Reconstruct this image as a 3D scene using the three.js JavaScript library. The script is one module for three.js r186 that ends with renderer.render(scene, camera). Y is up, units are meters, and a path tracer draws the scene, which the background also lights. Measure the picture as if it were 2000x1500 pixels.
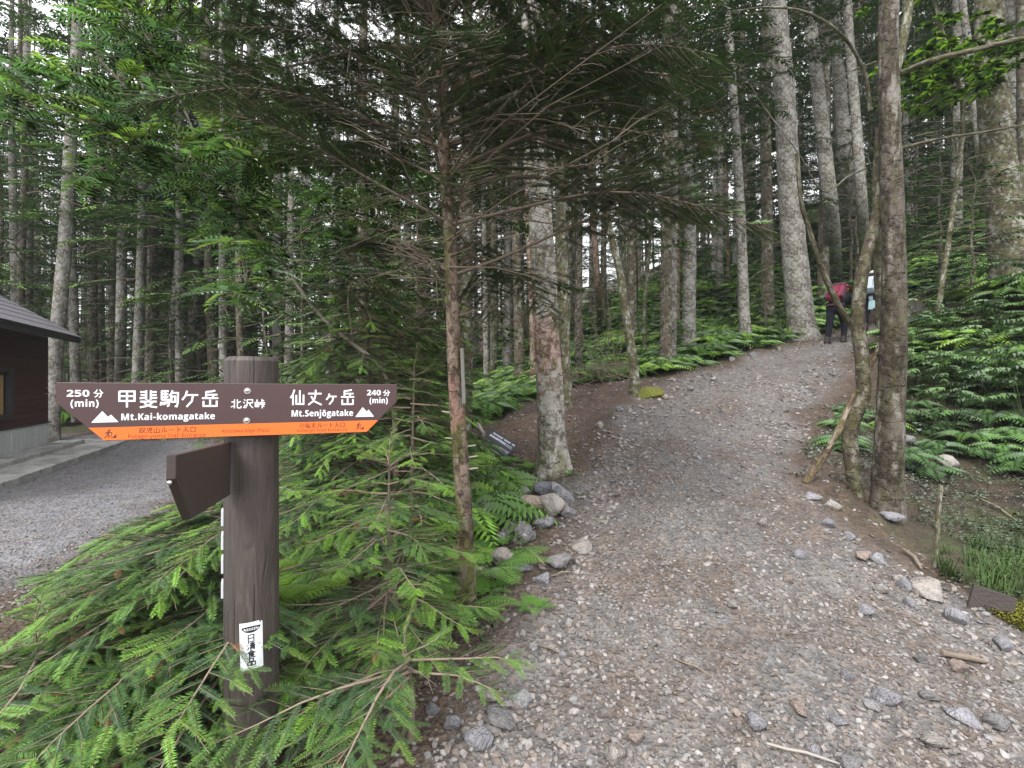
import * as THREE from 'three';
import { mergeGeometries, mergeVertices } from 'three/addons/utils/BufferGeometryUtils.js';
import { MarchingCubes } from 'three/addons/objects/MarchingCubes.js';
import { RoundedBoxGeometry } from 'three/addons/geometries/RoundedBoxGeometry.js';

// ---------------------------------------------------------------- camera, sky, sun, exposure
const scene = new THREE.Scene();
const EYE = 1.5, FOCAL = 925;                       // eye height in metres; focal length for a 2000 x 1500 picture
const camera = new THREE.PerspectiveCamera(78.1, 4 / 3, 0.05, 700);
camera.position.set(0, EYE, 0);
camera.lookAt(0, EYE, -10);
const renderer = new THREE.WebGLRenderer({ antialias: true });
renderer.setSize(1024, 768);
renderer.toneMapping = THREE.LinearToneMapping;
renderer.toneMappingExposure = 2.45;
renderer.shadowMap.enabled = true;
{
  // even overcast: a pale layer of cloud, a little brighter overhead
  const W = 256, H = 128, data = new Float32Array(W * H * 4);
  for (let j = 0; j < H; j++) {
    const s = Math.sin(((j + 0.5) / H - 0.5) * Math.PI), l = s > 0 ? (1 + 0.15 * s) / 1.15 : 0.2;
    for (let i = 0; i < W; i++) { const o = (j * W + i) * 4; data[o] = 1.13 * l; data[o + 1] = 1.14 * l; data[o + 2] = 1.17 * l; data[o + 3] = 1; }
  }
  const sky = new THREE.DataTexture(data, W, H, THREE.RGBAFormat, THREE.FloatType);
  sky.mapping = THREE.EquirectangularReflectionMapping; sky.magFilter = THREE.LinearFilter; sky.needsUpdate = true;
  scene.background = sky; scene.environment = sky;
}
const sun = new THREE.DirectionalLight(new THREE.Color(1, 0.97, 0.92), 1.5);
sun.position.set(-24, 50, 28); sun.castShadow = true; sun.shadow.radius = 32; sun.shadow.mapSize.set(2048, 2048);
Object.assign(sun.shadow.camera, { left: -45, right: 45, top: 45, bottom: -45, near: 1, far: 160 });
sun.name = 'sun'; sun.target.position.set(0, 0, -12); scene.add(sun, sun.target);
scene.fog = new THREE.FogExp2(0xe2e9ee, 0.001);

// ---------------------------------------------------------------- helpers
const V = (x = 0, y = 0, z = 0) => new THREE.Vector3(x, y, z), C = (r, g, b) => new THREE.Color().setRGB(r, g, b);
const lerp = (a, b, t) => a + (b - a) * t, clamp = (x, a = 0, b = 1) => Math.min(b, Math.max(a, x)), smooth = (a, b, x) => { const t = clamp((x - a) / (b - a)); return t * t * (3 - 2 * t); };
function rng(seed) { let a = seed | 0; const f = () => { a = (a + 0x6d2b79f5) | 0; let t = Math.imul(a ^ (a >>> 15), 1 | a); t = (t + Math.imul(t ^ (t >>> 7), 61 | t)) ^ t; return ((t ^ (t >>> 14)) >>> 0) / 4294967296; }; f.r = (a0, b0) => a0 + (b0 - a0) * f(); f.s = (k = 1) => (f() * 2 - 1) * k; f.pick = (l) => l[Math.floor(f() * l.length)]; return f; }
const h2 = (x, y, s) => { let h = Math.imul(x, 374761393) + Math.imul(y, 668265263) + Math.imul(s, 974634599); h = Math.imul(h ^ (h >>> 13), 1274126177); return ((h ^ (h >>> 16)) >>> 0) / 4294967296; };
function vnoise(x, y, s = 0, px = 0, py = 0) {      // value noise in 0..1, periodic when px, py are given
  const ix = Math.floor(x), iy = Math.floor(y), fx = x - ix, fy = y - iy, u = fx * fx * (3 - 2 * fx), v = fy * fy * (3 - 2 * fy);
  const w = (a, p) => (p ? ((a % p) + p) % p : a), x0 = w(ix, px), x1 = w(ix + 1, px), y0 = w(iy, py), y1 = w(iy + 1, py);
  return lerp(lerp(h2(x0, y0, s), h2(x1, y0, s), u), lerp(h2(x0, y1, s), h2(x1, y1, s), u), v);
}
function fbm(x, y, s = 0, n = 4, px = 0, py = 0) { let a = 0.5, t = 0, w = 0; for (let i = 0; i < n; i++) { t += a * vnoise(x, y, s + i * 17, px, py); w += a; a *= 0.5; x *= 2; y *= 2; px *= 2; py *= 2; } return t / w; }
const place = (u, v, d) => V((u - 1000) / FOCAL * d, EYE + (750 - v) / FOCAL * d, -d);   // a point d metres in front of the eye, seen in that direction

const ORD = ['first', 'second', 'third', 'fourth', 'fifth', 'sixth', 'seventh', 'eighth', 'ninth', 'tenth', 'eleventh', 'twelfth'], ordinal = (n) => ORD[n - 1] ?? n + (n % 10 === 1 && n !== 11 ? 'st' : n % 10 === 2 && n !== 12 ? 'nd' : n % 10 === 3 && n !== 13 ? 'rd' : 'th');
const taken = {};
const numbered = (n) => { if (!(n in taken)) { taken[n] = 0; return n; } taken[n]++; return n + '_' + String(taken[n]).padStart(3, '0'); };
function tag(o, label, category, group, kind) { if (label) o.userData.label = label; if (category) o.userData.category = category; if (group) o.userData.group = group; if (kind) o.userData.kind = kind; return o; }
function base(name, pos, label, category, group) { const o = new THREE.Group(); o.name = numbered(name); o.position.copy(pos); scene.add(o); return tag(o, label, category, group); }
function mesh(name, geo, mat, parent = scene) { const m = new THREE.Mesh(geo, mat); m.name = parent === scene ? numbered(name) : name; m.castShadow = m.receiveShadow = true; parent.add(m); return m; }
function instances(name, geo, mat, list, parent = scene) {
  const m = new THREE.InstancedMesh(geo, mat, list.length); m.name = parent === scene ? numbered(name) : name; m.castShadow = m.receiveShadow = true; m.userData.kind = 'stuff';
  list.forEach((e, i) => { m.setMatrixAt(i, e.m); if (e.c) m.setColorAt(i, e.c); });
  parent.add(m); return m;
}
const std = (o) => { const m = new THREE.MeshStandardMaterial({ roughness: 0.9, side: THREE.DoubleSide, ...o }); return m; };
const phys = (o) => new THREE.MeshPhysicalMaterial({ roughness: 0.9, side: THREE.DoubleSide, ...o });

class Shape3 {                                      // collects tubes and faces into one geometry
  constructor() { this.p = []; this.n = []; this.t = []; this.c = []; this.i = []; }
  get count() { return this.p.length / 3; }
  vert(p, n, u, v, c) { this.p.push(p.x, p.y, p.z); this.n.push(n.x, n.y, n.z); this.t.push(u, v); this.c.push(c ? c.r : 1, c ? c.g : 1, c ? c.b : 1); return this.count - 1; }
  tri(a, b, c) { this.i.push(a, b, c); }
  tube(pts, radii, sides = 5, o = {}) {             // radii: [start, end] or one per point
    const n = pts.length, R = (k) => (radii.length === n ? radii[k] : lerp(radii[0], radii[1], k / (n - 1))), rep = o.rep ?? 1, vs = o.vs ?? 1;
    let side = V(), len = 0, first = this.count;
    const d = V(), b = V(), q = V(), nn = V();
    for (let k = 0; k < n; k++) {
      d.subVectors(pts[Math.min(n - 1, k + 1)], pts[Math.max(0, k - 1)]).normalize();
      if (k === 0) side.set(1, 0, 0).addScaledVector(d, -d.x).lengthSq() < 0.05 && side.set(0, 0, 1).addScaledVector(d, -d.z);
      else { side.addScaledVector(d, -side.dot(d)); len += pts[k].distanceTo(pts[k - 1]); }
      side.normalize(); b.crossVectors(d, side);
      for (let j = 0; j <= sides; j++) {
        const a = (j / sides) * Math.PI * 2, jj = j % sides, r = R(k) * (o.bump ? o.bump((jj / sides) * Math.PI * 2, len, k) : 1);
        nn.copy(side).multiplyScalar(Math.cos(a)).addScaledVector(b, Math.sin(a)); q.copy(pts[k]).addScaledVector(nn, r);
        this.vert(q, nn, (j / sides) * rep, len * vs, o.color ? o.color(q, jj / sides, len) : o.c);
      }
    }
    for (let k = 0; k < n - 1; k++) for (let j = 0; j < sides; j++) { const a = first + k * (sides + 1) + j, e = a + sides + 1; this.i.push(a, a + 1, e + 1, a, e + 1, e); }
    if (o.cap) for (const k of [0, n - 1]) {
      d.subVectors(pts[Math.min(n - 1, k + 1)], pts[Math.max(0, k - 1)]).normalize().multiplyScalar(k ? 1 : -1);
      const m = this.vert(pts[k], d, 0.5, 0.5, o.capc ?? o.c), f = first + k * (sides + 1), ring = [];
      for (let j = 0; j < sides; j++) { const s = (f + j) * 3; ring.push(this.vert(V(this.p[s], this.p[s + 1], this.p[s + 2]), d, 0, 0, o.capc ?? o.c)); }
      for (let j = 0; j < sides; j++) k ? this.tri(m, ring[j], ring[(j + 1) % sides]) : this.tri(m, ring[(j + 1) % sides], ring[j]);
    }
    return this;
  }
  kite(a, l, t, r, c, n) { const gn = V().subVectors(l, a).cross(V().subVectors(t, a)).normalize(), nn = n ?? gn; if (nn.dot(gn) < 0) [l, r] = [r, l]; const i = this.vert(a, nn, 0.5, 0, c); this.vert(l, nn, 0, 0.5, c); this.vert(t, nn, 0.5, 1, c); this.vert(r, nn, 1, 0.5, c); this.i.push(i, i + 1, i + 2, i, i + 2, i + 3); return this; }
  geo(computeNormals) {
    const g = new THREE.BufferGeometry();
    g.setAttribute('position', new THREE.Float32BufferAttribute(this.p, 3)); g.setAttribute('normal', new THREE.Float32BufferAttribute(this.n, 3));
    g.setAttribute('uv', new THREE.Float32BufferAttribute(this.t, 2)); g.setAttribute('color', new THREE.Float32BufferAttribute(this.c, 3)); g.setIndex(this.i);
    if (computeNormals) g.computeVertexNormals();
    return g;
  }
}

// ---------------------------------------------------------------- textures
function dataTex(w, h, fn, srgb = true) {
  const d = new Uint8Array(w * h * 4), out = [0, 0, 0], enc = (x) => (srgb ? (x <= 0.0031308 ? 12.92 * x : 1.055 * Math.pow(x, 1 / 2.4) - 0.055) : x);
  for (let y = 0; y < h; y++) for (let x = 0; x < w; x++) { fn(x / w, y / h, out); const o = (y * w + x) * 4; for (let c = 0; c < 3; c++) d[o + c] = clamp(enc(out[c])) * 255; d[o + 3] = 255; }
  const t = new THREE.DataTexture(d, w, h); t.wrapS = t.wrapT = THREE.RepeatWrapping; t.magFilter = THREE.LinearFilter; t.minFilter = THREE.LinearMipmapLinearFilter; t.generateMipmaps = true;
  if (srgb) t.colorSpace = THREE.SRGBColorSpace; t.needsUpdate = true; return t;
}
const grey = (w, h, fn) => dataTex(w, h, (x, y, o) => { o[0] = o[1] = o[2] = fn(x, y); }, false);
const canvas = (w, h) => { const c = document.createElement('canvas'); c.width = w; c.height = h; return [c, c.getContext('2d')]; };
const canvasTex = (c) => { const t = new THREE.CanvasTexture(c); t.colorSpace = THREE.SRGBColorSpace; t.anisotropy = 8; return t; };
// ---------------------------------------------------------------- the lie of the land: a smooth surface through levelled points [x, distance ahead, height]
const LEVELS = [
  [0, -3, 0], [-4, -3, 0], [4, -3, 0.1], [0, -12, 0], [-12, -8, 0], [12, -8, 0.6], [-6, 2, 0], [-12, 4, 0], [-6, 6, 0], [-14, 10, 0], [-9, 11, 0], [-5, 9, 0], [-3, 5, 0.02], [-3.6, 3, 0],
  [-0.95, 1.75, 0.06], [0.1, 1.8, 0], [1.3, 1.8, 0], [2.6, 2.2, 0.02], [-0.3, 2.9, 0.13], [-0.6, 4, 0.15], [-1.2, 6, 0.15], [-2.5, 9, 0.2], [-6, 14, 0.3], [-12, 15, 0.3], [-2, 14, 0.9],
  [1.2, 2.6, 0.14], [1.36, 3.8, 0.47], [1.96, 5.5, 0.9], [3.8, 7.85, 1.5], [6.8, 10.5, 2.2], [8.3, 12, 2.54], [10.25, 13.5, 3.05], [0.46, 5.3, 0.5], [0.1, 3.6, 0.25], [0, 8, 1.0], [1.0, 9, 1.35], [2.1, 8.2, 1.42],
  [0.3, 15, 1.6], [-2, 20, 1.8], [2, 20, 2.6], [5, 20, 4], [4.9, 13, 2.5], [6.4, 13, 2.75], [9, 20, 5.3], [15, 20, 7.2], [15, 30, 10], [5, 40, 7.5], [0, 40, 4], [-10, 40, 2], [-25, 40, 2], [-40, 20, 0.5],
  [-60, 60, 3], [0, 80, 8], [30, 80, 24], [40, 30, 18], [60, 60, 33], [3.65, 4.6, 0.26], [2.79, 4.45, 0.62], [2.96, 3.3, 0.14], [5, 5.2, 0.35], [4.2, 4, 0.12], [5, 3, 0.1], [6, 7, 0.9], [8, 8, 1.9], [9.5, 9, 3.3], [12, 13, 4.0], [14, 8, 5], [12, 3, 2],
];
const LAND = (() => {                               // biharmonic spline: sum of w * r plus a plane
  const n = LEVELS.length, N = n + 3, A = [];
  for (let i = 0; i < n; i++) { const r = []; for (let j = 0; j < n; j++) r.push(Math.hypot(LEVELS[i][0] - LEVELS[j][0], LEVELS[i][1] - LEVELS[j][1]) + (i === j ? -0.02 : 0)); r.push(1, LEVELS[i][0], LEVELS[i][1], LEVELS[i][2]); A.push(r); }
  for (let k = 0; k < 3; k++) { const r = []; for (let j = 0; j < n; j++) r.push(k === 0 ? 1 : LEVELS[j][k - 1]); r.push(0, 0, 0, 0); A.push(r); }
  for (let i = 0; i < N; i++) {
    let p = i; for (let k = i + 1; k < N; k++) if (Math.abs(A[k][i]) > Math.abs(A[p][i])) p = k;
    [A[i], A[p]] = [A[p], A[i]];
    for (let k = i + 1; k < N; k++) { const f = A[k][i] / A[i][i]; if (f) for (let j = i; j <= N; j++) A[k][j] -= f * A[i][j]; }
  }
  const w = new Array(N);
  for (let i = N - 1; i >= 0; i--) { let s = A[i][N]; for (let j = i + 1; j < N; j++) s -= A[i][j] * w[j]; w[i] = s / A[i][i]; }
  return w;
})();
function landRaw(x, d) { const n = LEVELS.length; let y = LAND[n] + LAND[n + 1] * x + LAND[n + 2] * d; for (let i = 0; i < n; i++) y += LAND[i] * Math.hypot(x - LEVELS[i][0], d - LEVELS[i][1]); return y; }
const inside = (poly, x, y) => { let r = false; for (let i = 0, j = poly.length - 1; i < poly.length; j = i++) { const [xi, yi] = poly[i], [xj, yj] = poly[j]; if (yi > y !== yj > y && x < ((xj - xi) * (y - yi)) / (yj - yi) + xi) r = !r; } return r; };
const edgeDist = (poly, x, y) => { let m = 1e9; for (let i = 0, j = poly.length - 1; i < poly.length; j = i++) { const [ax, ay] = poly[j], [bx, by] = poly[i], t = clamp(((x - ax) * (bx - ax) + (y - ay) * (by - ay)) / ((bx - ax) ** 2 + (by - ay) ** 2)); m = Math.min(m, Math.hypot(x - ax - t * (bx - ax), y - ay - t * (by - ay))); } return m; };
const signedIn = (poly, x, y) => (inside(poly, x, y) ? 1 : -1) * edgeDist(poly, x, y);
const TRAIL = [[-0.75, -2], [-0.55, 1.3], [-0.3, 2.0], [-0.05, 2.7], [0.2, 3.4], [0.6, 4.6], [1.0, 5.8], [2.0, 7.9], [3.9, 9.7], [6.7, 11.5], [9.0, 13.2], [11, 14.3], [11.6, 13.6], [11.2, 12.6], [9.8, 11.7], [7.3, 10.1], [5.2, 7.9], [3.5, 5.8], [2.72, 4.6], [2.75, 3.7], [3.0, 2.9], [3.3, 2.0], [4.5, -2]];
const LITTER = [[0.3, 4.6], [0.9, 5.6], [2.0, 7.6], [3.3, 9.3], [2.4, 9.6], [1.2, 9.3], [0.2, 9], [-0.9, 7.9], [-0.4, 6.3]];
const ROAD = [[-1.9, -8], [-2.3, 0.5], [-3.2, 2.4], [-3.7, 3.7], [-4.1, 5.4], [-4.7, 7.5], [-6.2, 10.6], [-8.2, 12.1], [-12, 12.9], [-40, 13.5], [-40, -8]];
function land(x, z) {
  const d = -z; let y = landRaw(x, d);
  const t = smooth(-0.1, 0.5, signedIn(TRAIL, x, d)), r = smooth(0, 0.6, signedIn(ROAD, x, d)), rough = 1 - Math.max(t, r);
  y += (fbm(x * 1.3, d * 1.3, 5) - 0.5) * (0.03 + 0.2 * rough * smooth(2, 6, Math.hypot(x, d))) + (fbm(x * 7, d * 7, 9, 3) - 0.5) * (0.025 + 0.05 * rough);
  y -= 0.03 * t;
  const far = Math.hypot(x, d); if (far > 90) y = lerp(y, Math.min(y, 40), smooth(90, 140, far));
  return y;
}
function hit(u, v) {                                // where a line of sight meets the ground
  let d = 1, step = 0.05, p;
  for (let k = 0; k < 4000; k++) { p = place(u, v, d); if (p.y < land(p.x, p.z)) break; d += step; if (d > 80) break; }
  let a = d - step, b = d; for (let k = 0; k < 20; k++) { const m = (a + b) / 2, q = place(u, v, m); q.y < land(q.x, q.z) ? (b = m) : (a = m); }
  p = place(u, v, b); p.y = land(p.x, p.z); return p;
}
const ground = (x, d) => V(x, land(x, -d), -d);

// what the ground is made of at a point: gravel, needle litter, road metal or mossy forest floor
function soil(x, d) {
  const wx = x + (fbm(x * 1.7, d * 1.7, 21) - 0.5) * 0.7, wd = d + (fbm(x * 1.7, d * 1.7, 22) - 0.5) * 0.7;
  const tr = signedIn(TRAIL, wx, wd), li = signedIn(LITTER, wx, wd), ro = signedIn(ROAD, wx, wd);
  return { gravel: smooth(-0.08, 0.3, tr), litter: Math.max(smooth(-0.2, 0.3, li), smooth(-0.9, -0.1, tr) * 0.9, smooth(-0.8, 0, ro) * 0.9), road: smooth(-0.05, 0.35, ro), tr, ro };
}
{
  const N = 280, ext = 4.9, s = new Shape3(), col = C(0, 0, 0), tmp = C(0, 0, 0);
  const warp = (t) => 2.3 * Math.sinh(t * ext), cx = 0.6, cd = 3.2;
  const up = V(0, 1, 0);
  for (let j = 0; j <= N; j++) for (let i = 0; i <= N; i++) {
    const x = cx + warp((i / N) * 2 - 1), d = cd + warp((j / N) * 2 - 1), k = soil(x, d);
    const f = fbm(x * 2.2, d * 2.2, 31), g = fbm(x * 9, d * 9, 33, 3), m = fbm(x * 0.8, d * 0.8, 35);
    col.setRGB(0.075, 0.052, 0.036).lerp(tmp.setRGB(0.055, 0.075, 0.018), smooth(0.42, 0.62, m * 0.6 + g * 0.4) * 0.85).multiplyScalar(0.75 + 0.5 * g);
    col.lerp(tmp.setRGB(0.125, 0.085, 0.064).multiplyScalar(0.7 + 0.6 * g), k.litter);
    const red = smooth(0.5, 0.62, f * 0.7 + g * 0.3) * 0.8;
    col.lerp(tmp.setRGB(0.208, 0.191, 0.182).lerp(C(0.165, 0.128, 0.108), red).multiplyScalar(0.8 + 0.4 * g), k.gravel);
    col.lerp(tmp.setRGB(0.25, 0.245, 0.26).multiplyScalar(0.8 + 0.4 * g), k.road);
    s.vert(V(x, land(x, -d), -d), up, x / 1.6, d / 1.6, col);
  }
  for (let j = 0; j < N; j++) for (let i = 0; i < N; i++) { const a = j * (N + 1) + i, b = a + N + 1; s.i.push(a, a + 1, b + 1, a, b + 1, b); }
  const speck = (x, y) => { const a = fbm(x * 24, y * 24, 3, 4, 24, 24), b = fbm(x * 90, y * 90, 7, 2, 90, 90); return clamp(0.5 + (a - 0.5) * 0.9 + (b - 0.5) * 1.2); };
  const gm = std({ map: dataTex(1024, 1024, (x, y, o) => { const v = 0.45 + 0.55 * speck(x, y), w = fbm(x * 40, y * 40, 77, 2, 40, 40) - 0.5; o[0] = v * (1 + w * 0.2); o[1] = v; o[2] = v * (1 - w * 0.2); }), bumpMap: grey(1024, 1024, speck), bumpScale: 0.02, vertexColors: true, roughness: 0.95 });
  tag(mesh('ground', s.geo(true), gm), 'gravel trail, needle litter and mossy forest floor rising to the right', null, null, 'structure');
}
// ---------------------------------------------------------------- bark, wood, leaf materials
function barkSet(seed, baseC, lightC, darkC, mossC, lichen, moss, plate, W = 256) {
  const H = W * 2;                          // half a metre by one metre
  const relief = (x, y) => { const a = fbm(x * 8, y * 10, seed, 4, 8, 10), b = fbm(x * plate[0] + (a - 0.5) * 1.5, y * plate[1], seed + 5, 3, plate[0], plate[1]), c = fbm(x * 40, y * 90, seed + 9, 2, 40, 90); const cr = smooth(0.42, 0.52, b); return clamp(0.15 + 0.55 * cr + 0.35 * (a - 0.5) + 0.25 * (c - 0.5)); };
  const color = dataTex(W, H, (x, y, o) => {
    const r = relief(x, y), l = smooth(0.56 - lichen * 0.22, 0.72 - lichen * 0.2, fbm(x * 3, y * 5, seed + 18, 3, 3, 5) * 0.4 + fbm(x * 10, y * 20, seed + 20, 4, 10, 20) * 0.4 + fbm(x * 34, y * 80, seed + 24, 2, 34, 80) * 0.2);
    const m = smooth(0.66 - moss * 0.3, 0.78 - moss * 0.3, fbm(x * 7, y * 10, seed + 40, 4, 7, 10) * 0.7 + fbm(x * 30, y * 50, seed + 44, 2, 30, 50) * 0.3), g = 0.75 + 0.5 * fbm(x * 60, y * 80, seed + 60, 2, 60, 80);
    for (let c = 0; c < 3; c++) { let v = lerp(darkC[c], baseC[c], r); v = lerp(v, lightC[c], l * 0.85); v = lerp(v, mossC[c], m * 0.65); o[c] = v * g; }
  });
  const bump = grey(W, H, relief);
  return (o = {}) => std({ map: color, bumpMap: bump, bumpScale: 0.012, roughness: 0.92, ...o });
}
const MOSS = [0.085, 0.085, 0.022];
const barkPale = barkSet(100, [0.19, 0.165, 0.14], [0.33, 0.325, 0.3], [0.07, 0.058, 0.048], MOSS, 0.75, 0.22, [6, 22], 512);
const barkBrown = barkSet(200, [0.15, 0.115, 0.09], [0.33, 0.33, 0.29], [0.035, 0.028, 0.022], MOSS, 0.35, 0.5, [9, 14]);
const barkRed = barkSet(300, [0.24, 0.145, 0.105], [0.36, 0.3, 0.25], [0.09, 0.05, 0.038], MOSS, 0.3, 0.2, [10, 16]);
const barkMossy = barkSet(400, [0.14, 0.11, 0.085], [0.36, 0.36, 0.31], [0.04, 0.033, 0.024], [0.1, 0.1, 0.028], 0.5, 0.75, [8, 18]);
const B = { pale: barkPale(), brown: barkBrown(), red: barkRed(), mossy: barkMossy(), paleTint: barkPale({ vertexColors: true }) };
const twigMat = std({ color: C(0.16, 0.125, 0.095), roughness: 0.9 }), deadMat = std({ color: C(0.3, 0.265, 0.225), roughness: 0.9 });
const needleMat = std({ vertexColors: true, color: C(1, 1, 1), roughness: 0.55 });
const farNeedle = std({ vertexColors: true, roughness: 0.7 });
const leafMat = phys({ vertexColors: true, roughness: 0.95, transmission: 0.5, thickness: 0 });
const fernMat = phys({ vertexColors: true, roughness: 1, specularIntensity: 0.4, transmission: 0.3, thickness: 0 });

// ---------------------------------------------------------------- conifer shoots and fronds
function shootGeo(seed, L, n, nl, w) {              // one season's growth along +x: a thin stem with two ranks of flat needles
  const s = new Shape3(), R = rng(seed), brown = C(0.95, 0.62, 0.4), p = V(), t = V(), a = V(), b = V();
  s.tube([V(0, 0, 0), V(L * 0.5, 0.002, 0), V(L, 0, 0)], [0.0016, 0.0009], 3, { c: brown });
  for (let k = 0; k < n; k++) for (const z of [-1, 1]) {
    const x = (k + 0.5 + R.s(0.3)) / n, l = nl * (0.75 + 0.25 * Math.sin(Math.PI * Math.min(1, 0.25 + x * 0.75))) * R.r(0.85, 1.1), fw = R.r(0.35, 0.75), lift = R.r(-0.1, 0.5);
    p.set(L * x, 0.0008, 0); t.set(fw, lift, z).normalize().multiplyScalar(l).add(p);
    a.copy(p).lerp(t, 0.45); a.x -= w / 2; a.y += 0.001; b.copy(p).lerp(t, 0.45); b.x += w / 2;
    const g = R.r(0.8, 1.1); s.kite(p.clone(), a.clone(), t.clone(), b.clone(), C(g, g, g * R.r(0.85, 1.1)), V(0, 1, 0.25 * z).normalize());
  }
  for (let k = 0; k < 4; k++) { p.set(L, 0, 0); t.set(1, R.s(0.4), R.s(0.6)).normalize().multiplyScalar(nl * 0.8).add(p); a.copy(p).lerp(t, 0.45); a.z -= w / 2; b.copy(p).lerp(t, 0.45); b.z += w / 2; s.kite(p.clone(), a.clone(), t.clone(), b.clone(), C(1, 1, 1), V(0, 1, 0)); }
  return s.geo();
}
const SHOOT = [shootGeo(11, 0.1, 24, 0.021, 0.0026), shootGeo(12, 0.1, 20, 0.018, 0.0026), shootGeo(13, 0.1, 24, 0.02, 0.0044)];
// A flat spray: a main axis along +x with side axes; returns stems (polylines) and shoots (place, direction, scale, young)
function frond(R, L, o = {}) {
  const { droop = 0.25, rise = 0.1, step = 0.06, shoot = 0.1, bare = 0.25, wide = 0.42, curl = 0, thin = 1, second = true } = o;
  const stems = [], shoots = [], wob = R.s(0.06), wob2 = R.s(6.28);
  const axis = (t) => V(L * t * (1 - 0.08 * t), L * (rise * t - droop * t * t + 0.02 * Math.sin(t * 7 + wob2)), L * (wob * Math.sin(t * 3) + curl * t * t));
  const n = Math.max(4, Math.round(L / 0.15)); stems.push({ pts: Array.from({ length: n + 1 }, (_, k) => axis(k / n)), r: [0.0085 * Math.sqrt(L) * thin, 0.0014], main: true });
  const dirAt = (t) => axis(Math.min(1, t + 0.02)).sub(axis(Math.max(0, t - 0.02))).normalize();
  const put = (p, d, s, young) => shoots.push({ p: p.clone(), d: d.clone(), s, young });
  let z = 1;
  for (let x = L * bare * 0.5; x < L * 0.97; x += step * R.r(0.7, 1.3) * 0.5) {
    z = -z; const t = x / L, p = axis(t), d = dirAt(t), green = t > bare;
    const a = R.r(0.6, 1.25), len = L * wide * Math.pow(1 - t, 0.75) * R.r(0.4, 1.15) + shoot * 0.6, sd = d.clone().multiplyScalar(Math.cos(a)).add(V(0, R.s(0.12), z * Math.sin(a))).normalize();
    const m = Math.max(1, Math.round(len / shoot)), side = (q) => p.clone().addScaledVector(sd, q * len).add(V(len * 0.12 * q * q, -len * 0.14 * q * q, 0));
    if (!green) { if (R() < 0.6) stems.push({ pts: [p, side(0.4), side(0.75 * R.r(0.5, 1.2))], r: [0.0022 * thin, 0.0008] }); continue; }
    stems.push({ pts: [p, side(0.5).add(V(0, R.s(0.02) * len, R.s(0.05) * len)), side(1)], r: [0.0015 * thin + 0.0012 * len, 0.0007] });
    for (let k = 0; k < m; k++) {
      const q = k / m, sp = side(q), dd = side(Math.min(1, q + 0.1)).sub(side(Math.max(0, q - 0.02))).normalize();
      put(sp, dd, (len / m / 0.1) * 1.05, k === m - 1 ? R.r(0.6, 1) : R.r(0, 0.25));
      if (second && m > 1 && k > 0) for (const w of [-1, 1]) if (R() < 0.85) { const b = R.r(0.7, 1), lat = V(0, 1, 0).cross(dd).normalize(); put(sp, dd.clone().multiplyScalar(Math.cos(b)).addScaledVector(lat, w * Math.sin(b)).add(V(0, R.s(0.12), 0)).normalize(), (shoot / 0.1) * R.r(0.55, 1) * (1 - 0.35 * q), R.r(0.2, 0.9)); }
    }
  }
  for (let k = 0; k < 3; k++) put(axis(0.97 - k * 0.05), dirAt(0.97).add(V(0, 0, (k - 1) * 0.7)).normalize(), (shoot / 0.1) * 0.9, 1);
  return { stems, shoots };
}
const _x = V(), _y = V(), _z = V();
function along(p, d, s, R, tilt = 0.25) {           // matrix that lays a shoot at p along d, needles roughly level
  _x.copy(d).normalize(); _y.set(R.s(tilt), 1, R.s(tilt)); _z.crossVectors(_x, _y); if (_z.lengthSq() < 1e-4) _z.set(0, 0, 1); _z.normalize(); _y.crossVectors(_z, _x);
  return new THREE.Matrix4().makeBasis(_x.clone().multiplyScalar(s), _y.clone().multiplyScalar(s), _z.clone().multiplyScalar(s)).setPosition(p);
}
const turned = (az, el, pos, roll = 0) => new THREE.Matrix4().makeRotationFromEuler(new THREE.Euler(roll, az, el, 'YZX')).setPosition(pos);
// collects fronds into one stem geometry and one list of shoots
class Spray {
  constructor(seed, old, young) { this.R = rng(seed); this.stems = new Shape3(); this.dead = new Shape3(); this.list = []; this.old = old; this.young = young; }
  add(fr, m, sides = 4, green = 1) {
    for (const st of fr.stems) { const pts = st.pts.map((p) => p.clone().applyMatrix4(m)); this.stems.tube(pts, st.r, st.main ? 5 : 3); }
    const q = new THREE.Matrix3().setFromMatrix4(m), vigour = this.R.r(0.3, 1.25);
    for (const sh of fr.shoots) { if (this.R() > green) continue; const p = sh.p.clone().applyMatrix4(m), d = sh.d.clone().applyMatrix3(q), k = this.R.r(0.8, 1.2); this.list.push({ m: along(p, d, sh.s * this.R.r(0.8, 1.2), this.R, 0.45), c: this.R() < 0.02 ? C(0.2, 0.12, 0.06) : this.old.clone().lerp(this.young, Math.min(1, sh.young * sh.young * vigour)).multiplyScalar(k), v: this.R() < 0.5 ? 0 : 1 }); }
  }
  build(parent, twig, kinds = [0, 1]) {
    if (this.stems.count) mesh('twigs', this.stems.geo(), twig, parent).userData.kind = 'stuff';
    kinds.forEach((g, i) => { const l = this.list.filter((e) => e.v === i); if (l.length) instances(i ? 'inner_needles' : 'needles', SHOOT[g], needleMat, l, parent); });
  }
}
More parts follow.
